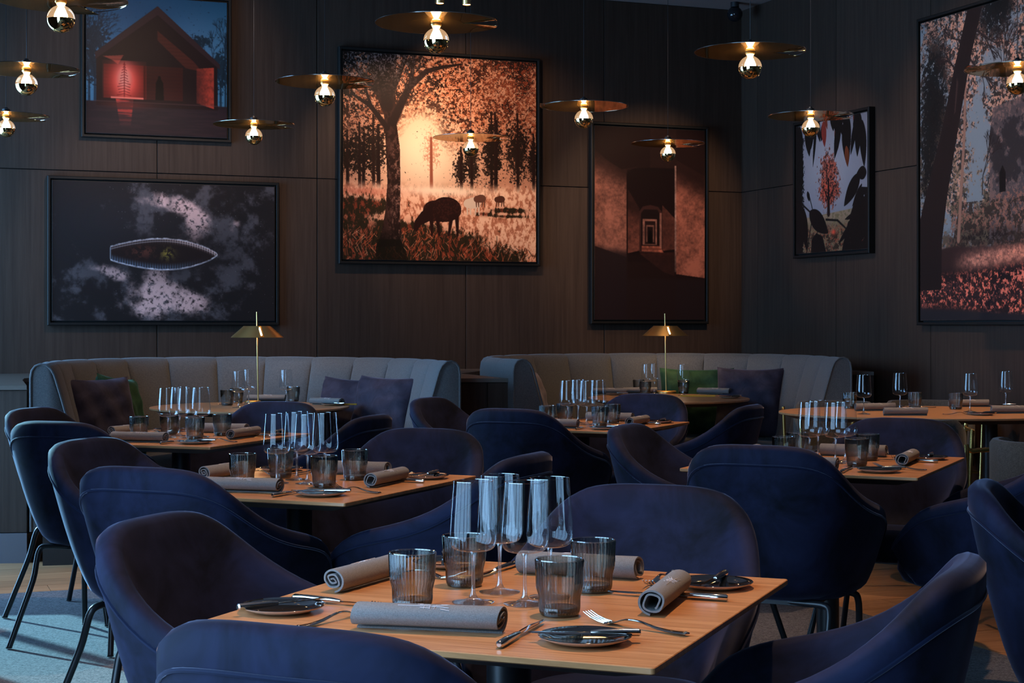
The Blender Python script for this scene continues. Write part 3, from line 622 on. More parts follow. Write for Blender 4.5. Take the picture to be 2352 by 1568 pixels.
# ------------------------------------------------------------------ counters along the back wall
def counter(name, pts, label, kick=True, seams=(), kickmat=None, top=.891):
    """pts: footprint polygon, front edge first (two points, left to right)"""
    r = thing(name, label, 'cabinet', (pts[0][0], pts[0][1], 0))
    o = [Vector((x-pts[0][0], y-pts[0][1])) for x, y in pts]
    def pr(z0, z1, ins=0):
        q = [Vector(v) for v in o]; d = (q[1]-q[0]).normalized(); nrm = Vector((-d.y, d.x)); q[0] = q[0]+nrm*ins; q[1] = q[1]+nrm*ins
        n = len(q); g = G(); g.loft([[(v.x, v.y, z) for v in q] for z in (z0, z1)], caps=True); return g
    obj('worktop', pr(top-.022, top).mesh('worktop', False), M['top'], r)
    obj('body', pr(.152, top-.022, .03).mesh('body', False), M['panel'], r)
    obj('kickboard', pr(0, .150, .004 if kick else .05).mesh('kickboard', False), kickmat or M['plinth'], r)
    fr = o[1]-o[0]; d = fr.normalized(); nrm = Vector((-d.y, d.x)); cs = [0]+list(seams)+[fr.length]
    for i in range(len(cs)-1):
        g = G(); g.box((cs[i]+.002, .010, .154), (cs[i+1]-.002, .0295, top-.026)); obj('door', g.mesh('door', False), M['panel'], r, rot=math.atan2(d.y, d.x))
    return r
def onback(x, off=.03):  # y of the back wall at x
    return (BACK-off+.3592*x)/.9333
counter('low_cabinet', [(-3.9, 8.05), (-2.435, 8.187), (-2.70, 9.0), (-2.78, 9.3), (-2.6, onback(-2.6)), (-3.9, onback(-3.9))], 'low dark oak cabinet with grey kickboard at the left edge', seams=(.55,))
counter('low_cabinet', [(-.285, 9.27), (.005, 9.28), (-.22, 9.9), (-.32, 10.2), (-.2, 10.8), (-.2, onback(-.2)), (-.9, onback(-.9)), (-.9, 10.05), (-.50, 9.72)], 'low dark oak cabinet filling the gap between the two banquettes', seams=(.145,))
counter('low_cabinet', [(2.13, 10.30), (2.275, 10.26), (2.275, 10.5), (2.13, 10.88)], 'narrow dark cabinet behind the right end of the right banquette', top=.90)

# ------------------------------------------------------------------ banquettes
def banquette(path, npan, label, seatin=.55):
    sp = [Vector((p[0], p[1])) for p in spline(path, 24)]
    cum = [0]
    for i in range(1, len(sp)): cum.append(cum[-1]+(sp[i]-sp[i-1]).length)
    T = cum[-1]
    def at(s):
        s = min(max(s, 0), T); i = 0
        import bisect
        i = min(max(bisect.bisect_right(cum, s)-1, 0), len(sp)-2)
        t = (s-cum[i])/(cum[i+1]-cum[i]); p = sp[i].lerp(sp[i+1], t)
        d = (sp[min(i+2, len(sp)-1)]-sp[max(i-1, 0)]).normalized(); return p, Vector((-d.y, d.x))  # normal points outwards (left of travel)
    c = Vector((sum(p.x for p in sp)/len(sp), sum(p.y for p in sp)/len(sp)))
    r = thing('banquette', label, 'banquette', (c.x, c.y, 0))
    prof = [(-.195, .40), (-.165, .52), (-.13, .68), (-.092, .82), (-.066, .91), (-.055, .945), (-.040, .975), (-.015, .996), (.012, 1.0), (.036, .990), (.052, .968), (.058, .93), (.058, .80), (.056, .5), (.056, .17), (-.05, .17), (-.19, .17)]
    for k in range(npan):
        s0 = T*k/npan; s1 = T*(k+1)/npan; rings = []
        m = 9
        for j in range(m+1):
            t = j/m; t2 = .5-.5*math.cos(PI*t); s = s0+(s1-s0)*t2; p, n = at(s)
            b = math.sin(PI*t2)**.45 if 0 < t2 < 1 else 0
            ring = []
            for q, (a, z) in enumerate(prof):
                inner = q < 12
                dn = (-.024*b+.012 if q < 6 else 0); dz = (.004*b-.003 if 5 <= q < 11 else 0)
                if q == 0 or q > 12: dn = 0
                v = p-c-Vector((0, 0))+n*-(-(a+dn)); ring.append((v.x, v.y, z+dz))
            rings.append(ring)
        g = G(); g.loft(rings, caps=True); obj('back_panel', g.mesh('back_panel', 50), M['banq'], r)
    # seam cords at the two open ends
    for s in (.0, T):
        p, n = at(s); g = G(); pts = []
        for a, z in prof[:15]:
            v = p-c+n*a; pts.append((v.x, v.y, z))
        g.tube(pts, .006, 6); obj('end_piping', g, M['banq'], r)
    # seat bench and plinth
    def bench(i0, i1, z0, z1, rnd, nm, m):
        g = G(); rings = []; ns = 60
        for k in range(ns+1):
            p, n = at(T*k/ns); ii = i1
            q = p-c
            # pull the inner edge towards the middle of the bay without crossing it
            cs = [(-i0, z0), (-i0, z1-.01), (-i0-.02, z1), (-ii+rnd, z1+.004), (-ii+rnd*.3, z1-.012), (-ii, z1-rnd), (-ii, z0)]
            rings.append([((q+n*a).x, (q+n*a).y, z) for a, z in cs])
        g.loft(rings, caps=True); obj(nm, g.mesh(nm, 50), m, r)
    bench(.12, seatin, .17, .445, .05, 'seat', M['banq'])
    bench(.0, seatin-.07, 0, .168, .002, 'plinth', M['plinthd'])
    return r
banquette([(-2.33, 8.1), (-2.45, 8.65), (-2.46, 9.15), (-2.22, 9.72), (-1.75, 10.0), (-1.3, 9.98), (-.85, 9.75), (-.53, 9.35), (-.335, 8.75)], 14,
          'blue-grey wool banquette with fluted curved back, the left one', .50)
banquette([(.065, 9.2), (-.10, 9.75), (-.12, 10.25), (.15, 10.85), (.62, 11.15), (1.15, 11.2), (1.62, 11.0), (1.90, 10.5), (1.97, 9.75)], 14,
          'blue-grey wool banquette with fluted curved back, the right one in the corner', .50)

def cushion(x, y, z, w, h, d, rz, tilt, m, label, roll=0):
    g = G(); n = 22; vs = []
    for side in (1, -1):
        for i in range(n+1):
            for j in range(n+1):
                u = -1+2*i/n; v = -1+2*j/n
                pin = 1-.07*(1-u*u)*(abs(v)**3); pin2 = 1-.07*(1-v*v)*(abs(u)**3)
                b = max(0, (1-u**4))**.5*max(0, (1-v**4))**.5
                wr = .006*math.sin(u*9+v*5)*b+.004*math.sin(v*13-u*4)*b
                vs.append((u*w/2*pin2, side*(b*d/2+wr), h/2+v*h/2*pin))
    N1 = (n+1)*(n+1); fs = []
    for s in (0, 1):
        for i in range(n):
            for j in range(n):
                a = s*N1+i*(n+1)+j; q = (a, a+1, a+n+2, a+n+1); fs.append(q if s == 0 else q[::-1])
    g.add(vs, fs)
    o = obj('cushion', g.mesh('cushion', 80), m, loc=(x, y, z)); o.rotation_euler = (Matrix.Rotation(rz, 3, 'Z') @ Matrix.Rotation(tilt, 3, 'X') @ Matrix.Rotation(roll, 3, 'Y')).to_euler()
    return tag(o, label, 'cushion')
# z is the bottom edge, resting on the seat
cushion(-2.215, 8.93, .46, .46, .46, .15, math.radians(52), -.25, M['navyc'], 'navy velvet cushion with light across it at the left banquette end')
cushion(-2.16, 9.16, .46, .42, .46, .13, math.radians(75), -.22, M['greenc'], 'green velvet cushion tucked behind the navy one, left banquette', .12)
cushion(-1.00, 9.55, .46, .44, .44, .15, math.radians(-30), -.28, M['navyc'], 'dark purple velvet cushion, rear one of the pair at banquette right', .03)
cushion(-.765, 9.25, .46, .48, .46, .17, math.radians(-38), -.28, M['navyc'], 'dark purple velvet cushion, front one of the pair, sharp upper corner')
cushion(.16, 10.0, .46, .42, .46, .15, math.radians(70), -.22, M['lilacc'], 'pale grey cushion just behind the right banquette left arm')
cushion(1.23, 10.86, .46, .50, .46, .15, math.radians(-6), -.25, M['greenc'], 'green velvet cushion behind the round table, right banquette')
cushion(1.53, 10.62, .46, .46, .47, .17, math.radians(-22), -.25, M['navyc'], 'dark purple velvet cushion right of the green one, right banquette')

# ------------------------------------------------------------------ tables
TA = math.radians(-22.0)
def ttable(name, w, d, rnd, label, loc, rz, m, group=None, base_r=.24, posts=((0, 0),), ell=False, cr=.006):
    r = thing(name, label, 'table', loc, rz, group)
    if ell:
        def out(i, n=72): return [((w/2-i)*math.cos(2*PI*k/n), (d/2-i)*math.sin(2*PI*k/n)) for k in range(n)]
    else:
        def out(i): return rrect(w-2*i, d-2*i, max(cr, .004))
    obj('tabletop', slab([(.006, .7285), (.0008, .7305), (0, .7315), (0, .7388), (.001, .74)], out).mesh('tabletop', 30), m, r)
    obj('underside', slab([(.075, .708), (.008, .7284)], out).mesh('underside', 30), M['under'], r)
    for (px, py) in posts:
        g = G(); g.lathe([(.037, .016), (.037, .70)], 28, capt=True, c=(px, py, 0)); obj('post', g, M['black'], r)
        g = G(); g.lathe([(base_r, 0.003), (base_r, .009), (base_r-.006, .013), (.06, .017), (.039, .020)], 48, capb=True, capt=True, c=(px, py, 0)); obj('base_plate', g, M['black'], r)
        g = G(); g.box((px-.16, py-.16, .70), (px+.16, py+.16, .711)); obj('bracket', g.mesh('bracket', False), M['black'], r)
    return r
TBL = {'a': ((-.005, 2.691), 0, 'nearest square table'), 'b': ((-.613, 4.703), -1, 'second square table'),
       'c': ((-1.338, 6.60), 2, 'third square table at left'), 'd': ((.318, 7.46), -4, 'square table by the right banquette'),
       'e': ((1.045, 5.40), -3, 'square table on the right')}
TLAB = {'a': 'nearest square oak table with place settings for four', 'b': 'square oak table left of centre, second from the front',
        'c': 'square oak table before the left banquette, third from the front', 'd': 'square oak table before the right banquette',
        'e': 'square oak table on the right, its front corner showing'}
for k, (c, dr, ph) in TBL.items():
    ttable('square_table', .75, .82, 0, TLAB[k], (c[0], c[1], 0), TA+math.radians(dr), M['oak'])
ttable('round_table', 1.10, 1.14, 0, 'round oak table inside the left banquette with brass lamp', (-1.46, 9.1, 0), 0, M['oak_r'], ell=True)
ttable('round_table', 1.00, 1.22, 0, 'round oak table inside the right banquette with brass lamp', (.975, 10.17, 0), 0, M['oak_r'], ell=True)
ttable('oval_table', 1.60, 1.26, 0, 'long oval oak table by the right wall', (2.20, 8.53, 0), 0, M['oak_r'], ell=True, posts=((-.25, -.1), (.27, -.1)), base_r=.24)

# ------------------------------------------------------------------ velvet chair
CT = [  # |u|, rim x, rim y, rim z, base x, base y
    (0, 0, -.325, .846, 0, -.19), (.14, .085, -.322, .846, .05, -.187), (.27, .165, -.302, .838, .10, -.165), (.37, .217, -.262, .808, .14, -.125), (.46, .247, -.205, .758, .17, -.08),
    (.56, .268, -.125, .706, .192, -.02), (.67, .284, -.03, .672, .205, .05), (.78, .291, .065, .652, .21, .11), (.87, .287, .14, .625, .208, .16), (.94, .272, .19, .578, .19, .165), (1.0, .238, .226, .51, .155, .16)]
def ct(u):
    a = abs(u); xs = [r[0] for r in CT]
    v = [float(np.interp(a, xs, [r[k] for r in CT])) for k in range(1, 6)]
    s = 1 if u >= 0 else -1; v[0] *= s; v[3] *= s; return v
def build_chair():
    r = thing('velvet_chair', 'x', 'chair')
    NU = 60; us = [-1+2*i/NU for i in range(NU+1)]
    tab = np.array([ct(u) for u in us]); 
    for _ in range(3):  # smooth the control tables
        t2 = tab.copy(); t2[1:-1] = .25*tab[:-2]+.5*tab[1:-1]+.25*tab[2:]; tab = t2
    rings = []; pipes = [[], [], []]
    for i, u in enumerate(us):
        rx, ry, rz, bx, by = tab[i]; a = max(i-1, 0); b = min(i+1, NU)
        d = Vector((tab[b][0]-tab[a][0], tab[b][1]-tab[a][1])).normalized(); n = Vector((d.y, -d.x))  # outward
        endf = min(1, (1-abs(u))*9+.30); th = .056*endf*(.85+.15*math.cos(u*PI)); 
        zb = .385
        out = []
        for v in (0, .06, .14, .25, .38, .52, .66, .80, .90, .96):
            h = v**.62; z = zb+(rz-th*.5-zb)*v; out.append((bx+(rx-bx)*h, by+(ry-by)*h, z))
        top = []
        for k in range(1, 6):
            an = PI*k/6; o = -th/2+th/2*math.cos(an); top.append((rx+n.x*o, ry+n.y*o, rz-th*.5+th*.5*math.sin(an)))
        inn = []
        for v in (.96, .85, .72, .58, .44, .30, .18):
            h = v**.62; z = zb+(rz-th*.5-zb)*v; z = max(z, .43)
            q = .018*math.sin(PI*min(1, v/.96)); inn.append((bx+(rx-bx)*h-n.x*(th+q), by+(ry-by)*h-n.y*(th+q), z))
        inn.append((bx*.55, by*.55+.02, .425)); 
        rings.append(out+top+inn+[(bx*.5, by*.5+.02, .375)])
        def op(v, off):
            h = v**.62; z = zb+(rz-th*.5-zb)*v; return (bx+(rx-bx)*h+n.x*off, by+(ry-by)*h+n.y*off, z)
        pipes[0].append(op(.93, .001)); 
    g = G(); g.loft(rings, caps=True); obj('shell', g.mesh('shell', 60), M['velvet'], r)
    g = G(); g.tube(pipes[0], .0035, 6); obj('piping', g, M['piping'], r)
    # seat pad
    g = G()
    def so(s, dz):
        pts = []
        for k in range(40):
            a = 2*PI*k/40; ca, sa = math.cos(a), math.sin(a)
            x = .225*s*abs(ca)**.75*(1 if ca > 0 else -1); y = .21*s*abs(sa)**.75*(1 if sa > 0 else -1)+.035; pts.append((x*(1-.12*max(0, -sa)), y, dz))
        return pts
    g.loft([so(.80, .372), so(.93, .385), so(1., .415), so(.99, .44), so(.93, .458), so(.7, .468), so(.35, .470), so(.02, .470)], caps=True)
    obj('seat', g.mesh('seat', 60), M['velvet'], r)
    for sx in (1, -1):
        for fy, top, foot in ((-1, (.15*sx, -.13, .367), (.218*sx, -.255, .006)), (1, (.17*sx, .14, .367), (.235*sx, .245, .006))):
            pts = [(0.02*sx, top[1]*.9, .368), (top[0]*.75, top[1]*.97, .368)]
            a = Vector(top); b = Vector(foot); dd = (b-a)
            pts += [tuple(a+Vector((.012*sx, .0, -.003))), tuple(a+dd*.08+Vector((.018*sx, 0, .004))), tuple(a+dd*.18+Vector((.012*sx, 0, 0)))]
            for t in (.35, .7, 1): pts.append(tuple(a+dd*t))
            g = G(); g.tube([tuple(p) for p in spline(pts, 3)], .0108, 12)
            g.tube([(b.x, b.y, .008), (b.x, b.y, .0035)], .012, 10)
            obj('leg', g, M['leg'], r)
    g = G(); g.box((-.13, -.13, .360), (.13, .14, .372)); obj('seat_frame', g.mesh('seat_frame', False), M['leg'], r)
    return r
chair = build_chair()
SEAT = {'front': ((0, -.41), 0), 'right': ((.375, 0), PI/2), 'back': ((0, .41), PI), 'left': ((-.375, 0), -PI/2)}
def local2w(tk, x, y):
    c, dr, _ = TBL[tk]; a = TA+math.radians(dr); return (c[0]+x*math.cos(a)-y*math.sin(a), c[1]+x*math.sin(a)+y*math.cos(a)), a
def seatpt(tk, s, rgt, fwd):
    """point in the frame of someone seated at side s: rgt to their right, fwd into the table"""
    (ox, oy), ang = SEAT[s]; x = ox+rgt*math.cos(ang)-fwd*math.sin(ang); y = oy+rgt*math.sin(ang)+fwd*math.cos(ang)
    p, a = local2w(tk, x, y); return p, a+ang
CH = {  # outward distance of the chair centre from the table edge, sideways, turn in degrees
    ('a', 'front'): (.13, .07, -2), ('a', 'left'): (.05, -.03, 2), ('a', 'back'): (.22, .02, 2), ('a', 'right'): (.06, .0, 0),
    ('b', 'front'): (.06, .0, 0), ('b', 'left'): (.09, .0, 0), ('b', 'back'): (.15, .0, 0), ('b', 'right'): (.05, .0, 0),
    ('c', 'front'): (.07, -.06, 0), ('c', 'left'): (.06, .0, 0), ('c', 'back'): (.14, .0, 0), ('c', 'right'): (.19, .0, 0),
    ('d', 'front'): (.06, .0, 0), ('d', 'left'): (.14, .0, 0), ('d', 'back'): (.14, .0, 0), ('d', 'right'): (.14, .0, 0),
    ('e', 'front'): (.05, -.02, 0), ('e', 'left'): (.05, .0, 0), ('e', 'back'): (.10, -.08, 0), ('e', 'right'): (.11, .0, 0)}
VIEW = {'front': 'blue armchair seen from behind in front of the %s', 'left': 'blue armchair showing its inner back left of the %s',
        'back': 'blue armchair facing the viewer behind the %s', 'right': 'blue armchair turned left at the right of the %s'}
for (tk, s), (out, side, dg) in CH.items():
    p, a = seatpt(tk, s, side, -out)
    dup(chair, VIEW[s] % TBL[tk][2], (p[0], p[1], 0.003), a+math.radians(dg), 'blue velvet chairs around the square tables')
dup(chair, 'blue velvet armchair cut off by the right edge of the frame', (1.32, 3.53, .003), TA-PI/2+.05, 'blue velvet chairs around the square tables')
dup(chair, 'blue velvet armchair glimpsed beyond the one at the right edge', (2.02, 4.55, .003), TA-PI+.1, 'blue velvet chairs around the square tables')

# ------------------------------------------------------------------ brass framed grey chairs
def build_brass():
    r = thing('brass_frame_chair', 'x', 'chair')
    g = G(); rings = []
    for i in range(33):
        a = math.radians(-115+230*i/32); n = Vector((math.sin(a), -math.cos(a))); R = .255; e = min(1, (115-abs(math.degrees(a)))/14+.25)
        th = .045*e; c = Vector((0, .02)); top = .76-.16*max(0, (abs(math.degrees(a))-55)/60)**1.3; z0 = .50
        o = c+n*R; q = c+n*(R-th); m_ = c+n*(R-th/2)
        rings.append([(o.x, o.y, z0), (o.x, o.y, top-.02), (m_.x+n.x*th*.25, m_.y+n.y*th*.25, top-.004), (m_.x-n.x*th*.25, m_.y-n.y*th*.25, top-.004), (q.x, q.y, top-.02), (q.x, q.y, z0)])
    g.loft(rings, caps=True); obj('backrest', g.mesh('backrest', 50), M['greyfab'], r)
    g = G()
    def cir(s, z): return [(s*.25*math.cos(2*PI*k/40), s*.25*math.sin(2*PI*k/40)+.02, z) for k in range(40)]
    g.loft([cir(.90, .385), cir(1, .40), cir(1, .45), cir(.94, .472), cir(.6, .485), cir(.02, .487)], caps=True); obj('seat', g.mesh('seat', 60), M['greyfab'], r)
    for sx in (1, -1):
        g = G(); pts = [(.235*sx, -.245, .006), (.262*sx, -.235, .66), (.268*sx, -.21, .695), (.278*sx, .0, .70), (.268*sx, .20, .695), (.262*sx, .225, .66), (.235*sx, .235, .006)]
        g.tube([tuple(p) for p in spline(pts, 5)], .0095, 10); obj('side_frame', g, M['gold'], r)
    for y in (-.215, .225):
        g = G(); g.tube([(-.235, y, .375), (.235, y, .375)], .008, 8); obj('rail', g, M['gold'], r)
    return r
bc = build_brass()
dup(bc, 'grey armchair with brass frame at the far left of the oval table', (1.84, 9.20, .003), math.radians(182), 'grey armchairs around the oval table')
dup(bc, 'grey armchair with brass frame behind the middle of the oval table', (2.37, 9.30, .003), math.radians(175), 'grey armchairs around the oval table')
dup(bc, 'grey armchair with brass frame in front of the oval table', (1.87, 7.66, .003), math.radians(-12), 'grey armchairs around the oval table')
dup(bc, 'grey armchair with brass arm rail at the right frame edge', (2.06, 6.20, .003), math.radians(-82), 'grey armchairs around the oval table')

# ------------------------------------------------------------------ tableware prototypes
def build_wine():
    r = thing('wine_glass', 'x', 'glass')
    g = G(); prof = [(.004, .0835), (.014, .0842), (.026, .0862), (.0342, .0905), (.0380, .0985), (.0392, .108), (.0389, .120), (.0372, .145), (.0352, .17), (.0330, .200)]
    P = [tuple(p) for p in spline(prof, 3)]
    g.lathe(P, 40); obj('bowl', g.mesh('bowl', 80), M['glass'], r)
    g = G(); g.lathe([(.0345, .0), (.0350, .0015), (.030, .0026), (.016, .0048), (.0075, .0085), (.0042, .016), (.0032, .030), (.0031, .060), (.0038, .076), (.0058, .0825), (.0050, .0842), (.001, .0845)], 32, capb=True); 
    obj('stem', g.mesh('stem', 60), M['stem'], r)
    g = G(); g.lathe([(.0326, .1995), (.0334, .1995), (.0334, .2004), (.0326, .2004), (.0326, .1995)], 40); obj('rim', g, M['stem'], r)
    return r
def build_tumbler():
    r = thing('tumbler', 'x', 'tumbler')
    prof = [(.026, .0015), (.0300, .004), (.0318, .010), (.0322, .020), (.0325, .030), (.0345, .038), (.0362, .046), (.0368, .060), (.0374, .075), (.0380, .0875)]
    P = [tuple(p) for p in spline(prof, 2)]
    g = G(); n = 160; vs = []; fs = []
    for k, (rr, z) in enumerate(P):
        for i in range(n):
            a = 2*PI*i/n; q = rr*(1+.030*math.cos(a*40)); vs.append((q*math.cos(a), q*math.sin(a), z))
    for k in range(len(P)-1):
        for i in range(n):
            j = (i+1) % n; fs.append((k*n+i, k*n+j, (k+1)*n+j, (k+1)*n+i))
    g.add(vs, fs); g.lathe([(.0358, .0875), (.0352, .07), (.0345, .05), (.0305, .034), (.0295, .015)], 36)
    obj('wall', g.mesh('wall', 85), M['smoke'], r)
    g = G(); g.lathe([(.002, .0012), (.0300, .0012), (.0312, .006), (.0290, .0135), (.002, .0125)], 36); obj('base', g, M['smokeb'], r)
    g = G(); g.lathe([(.0357, .0872), (.0362, .0888), (.0378, .0892), (.0385, .0878), (.0376, .0868), (.0357, .0872)], 72); obj('rim', g, M['stem'], r)
    return r
def build_napkin(emb, turns=2.6, R=.0245, Lh=.112, gap=.0080):
    r = thing('rolled_napkin', 'x', 'napkin')
    g = G(); ns = int(turns*28); rings = []; rg = random.Random(int(turns*10)); th = .0034
    for xi, sc in ((-Lh, 1.0), (-Lh*.97, 1.02), (-Lh*.5, .99), (0, 1.0), (Lh*.5, 1.01), (Lh*.97, 1.03), (Lh, 1.01)):
        o = []; i_ = []
        for k in range(ns+1):
            ph = 2*PI*turns*k/ns; rr = R-gap*ph/(2*PI); sq = 1+.25*(k/ns)*math.sin(2*ph+1.2)*(1 if k > ns*.3 else 0)
            a = ph-PI*.45; x = xi+(.004*math.sin(ph*.9) if abs(xi) > Lh*.9 else 0)
            def pt(q): return (x, q*sc*sq*math.cos(a)*1.04, R*.9+q*sc*math.sin(a)*.88/ (sq**.5))
            o.append(pt(rr)); i_.append(pt(max(rr-th, .001)))
        rings.append(o+i_[::-1])
    g.loft(rings, caps=True)
    obj('cloth', g.mesh('cloth', 50), M['linen'], r)
    if emb:
        g = G()
        def onsurf(x, s):  # s along the circumference from the top
            a = PI/2+.35+s/R; q = R-gap*.5-.0004*0+.0002; return (x, q*math.cos(a)*1.04, R*.9+q*math.sin(a)*.88)
        seg = [((-.045, 0), (.012, 0)), ((.008, 0), (.030, -.007)), ((.008, .0), (.034, .004)), ((-.012, -.005), (.004, -.006)), ((-.010, .005), (.006, .006)), ((-.004, -.009), (-.004, .008)), ((.004, -.010), (.005, .008)), ((.014, -.008), (.012, .009)), ((.020, -.009), (.032, -.012)), ((.022, .008), (.036, .011)), ((-.016, -.008), (-.008, -.012))]
        for a, b in seg:
            g.tube([onsurf(a[0]+(b[0]-a[0])*t/3, a[1]+(b[1]-a[1])*t/3) for t in range(4)], .00042, 4)
        obj('embroidery', g, M['thread'], r)
    return r
def build_fork():
    r = thing('fork', 'x', 'fork')
    g = G(); S_ = [(0, .0065, .0042), (.006, .0085, .0042), (.03, .0072, .0036), (.06, .0045, .0060), (.09, .0030, .0115), (.115, .0035, .0110), (.13, .0080, .0062), (.142, .0115, .0032), (.150, .0115, .0030)]
    rings = []
    for y, w, z in [tuple(p) for p in spline(S_, 3)]:
        t = .0013 if y < .12 else .0010; rings.append([(-w, y, z), (-w*.7, y, z+t), (w*.7, y, z+t), (w, y, z), (w*.7, y, z-t), (-w*.7, y, z-t)])
    g.loft(rings, caps=True); obj('handle', g.mesh('handle', 50), M['steel'], r)
    g = G()
    for x in (-.0096, -.0032, .0032, .0096):
        pts = [(x, .148, .0030), (x, .160, .0045), (x*.97, .175, .0085), (x*.93, .190, .0155)]
        g.tube(pts, [.0017, .0016, .0014, .0008], 6)
    obj('tines', g, M['steel'], r)
    g = G(); g.lathe([(.001, -.0016), (.0028, -.001), (.0032, .0004), (.002, .0018), (.001, .0021)], 12); o = obj('end_knob', g, M['steel'], r, loc=(0, .003, .0052))
    return r
def build_knife(small=False):
    k = .78 if small else 1.
    r = thing('butter_knife' if small else 'table_knife', 'x', 'knife')
    g = G(); pts = [(0, 0, .0062), (0, .003, .0062), (0, .03, .0062), (0, .075, .0060), (0, .092, .0056)]
    g.tube([(x, y*k, z) for x, y, z in pts], [.0035, .0058, .0060, .0050, .0032], 12)
    obj('handle', g, M['steel'], r)
    g = G(); rings = []
    for y, a, b in ((.090, -.0035, .0035), (.100, -.007, .0045), (.13, -.0085, .0055), (.17, -.008, .006), (.195, -.004, .0055), (.208, .001, .003)):
        rings.append([(a, y*k, .0050), (a*.3, y*k, .0062), (b, y*k, .0062), (b, y*k, .0050), (0, y*k, .0045)])
    g.loft(rings, caps=True); obj('blade', g.mesh('blade', 50), M['blade'], r)
    return r
def build_plate():
    r = thing('side_plate', 'x', 'plate')
    g = G(); g.lathe([(.0005, .0038), (.035, .0040), (.046, .0052), (.060, .0092), (.0672, .0118), (.0680, .0110)], 56); obj('glazed_top', g.mesh('glazed_top', 80), M['glaze'], r)
    g = G(); g.lathe([(.0680, .0110), (.066, .0088), (.050, .0030), (.040, .0003), (.0005, .0003)], 56); obj('underside', g.mesh('underside', 60), M['ceramic'], r)
    return r
wine = build_wine(); tumb = build_tumbler(); nap1 = build_napkin(True, 2.6); nap2 = build_napkin(True, 1.9, gap=.0062); fork = build_fork(); knife = build_knife(); bknife = build_knife(True); plate = build_plate()
WINE = [(-.051, -.031), (-.05, .081), (.034, -.015), (.048, .0635)]; TUM = [(-.127, -.103), (-.134, .123), (.12, -.084), (.095, .149)]
ORD = ['leftmost', 'second from left', 'third from left', 'rightmost']
OV = {'b': (.0, 0), 'c': (0, 0)}
Z = .7402
rj = random.Random(11)
for tk in 'abced':
    ph = TBL[tk][2]; J = 0 if tk == 'a' else 1
    for i, (x, y) in enumerate(WINE):
        p, a = local2w(tk, x+J*rj.uniform(-.006, .006), y+J*rj.uniform(-.006, .006))
        dup(wine, '%s of four wine glasses on the %s' % (ORD[i], ph), (p[0], p[1], Z), a, 'wine glasses on the square tables')
    for i, (x, y) in enumerate(TUM):
        p, a = local2w(tk, x+J*rj.uniform(-.006, .006), y+J*rj.uniform(-.006, .006))
        dup(tumb, '%s of four ribbed tumblers on the %s' % (ORD[i], ph), (p[0], p[1], Z), a+i, 'ribbed tumblers on the square tables')
    for s in ('front', 'right', 'back', 'left'):
        NP = {'front': (-.013, .123, 10), 'right': (.068, .125, 5), 'back': (-.017, .11, 2), 'left': (-.08, .07, -3)}[s]
        sw = {'front': 'front side', 'right': 'right side', 'back': 'far side', 'left': 'left side'}[s]
        p, a = seatpt(tk, s, NP[0], NP[1]+.0)
        fl = PI if s in ('front', 'left') else 0
        dup(nap2 if s in ('right', 'back') else nap1, 'rolled grey napkin, %s of the %s' % (sw, ph), (p[0], p[1], Z), a+math.radians(NP[2]+J*rj.uniform(-5, 5)), 'rolled napkins on the square tables')
        p, a = seatpt(tk, s, .135 if s != 'left' else .125, .04)
        dup(knife, 'steel table knife, %s of the %s' % (sw, ph), (p[0], p[1], Z), a+math.radians(rj.uniform(-4, 4)), 'table knives on the square tables')
        FK = {'right': (-.182, .019, -20), 'front': (-.20, .06, -12), 'back': (-.165, .015, 3), 'left': (-.20, .03, -8)}[s]
        p, a = seatpt(tk, s, FK[0], FK[1]); dup(fork, 'steel fork, %s of the %s' % (sw, ph), (p[0], p[1], Z), a+math.radians(FK[2]), 'forks on the square tables')
        PP = {'right': (-.278, .144), 'front': (-.300, .19), 'back': (-.275, .14), 'left': (-.323, .12)}[s]
        p, a = seatpt(tk, s, PP[0], PP[1]); dup(plate, 'black side plate, %s of the %s' % (sw, ph), (p[0], p[1], Z), a, 'side plates on the square tables')
        ka = a+math.radians({'right': 20, 'front': -31, 'back': 0, 'left': -60}[s]); 
        dup(bknife, 'butter knife on the plate, %s of the %s' % (sw, ph), (p[0]+.08*math.sin(ka), p[1]-.08*math.cos(ka), Z+.0085), ka, 'butter knives on the square tables')

# ------------------------------------------------------------------ tableware on the round and oval tables (from pixel positions on the table plane)
def px(x, y, z=.74):
    Y = (EYE-z)*F/(y-HY); return ((x-CX)/F*Y, Y)
def put(proto, label, x, y, rz, grp, dz=0):
    p = px(x, y); return dup(proto, label, (p[0], p[1], Z+dz), rz, grp)
LB = 'left round table'; RB = 'right round table'; OVT = 'oval table'
for x, y, l in ((548, 936, 'leftmost wine glass on the '+LB), (571, 929, 'wine glass left of the lamp pole on the '+LB), (657, 930, 'wine glass right of the lamp on the '+LB),
                (1486, 907, 'left one of two wine glasses left of the lamp, '+RB), (1503, 905, 'wine glass just left of the lamp pole, '+RB), (1569, 908, 'wine glass right of the lamp, '+RB),
                (1984, 951, 'leftmost wine glass on the oval table by the right wall'), (2067, 944, 'second wine glass from the left on the oval table'), (2228, 946, 'third wine glass from the left on the oval table'), (2310, 937, 'rightmost wine glass on the oval table')):
    put(wine, l, x, y, 0, 'wine glasses on the far tables')
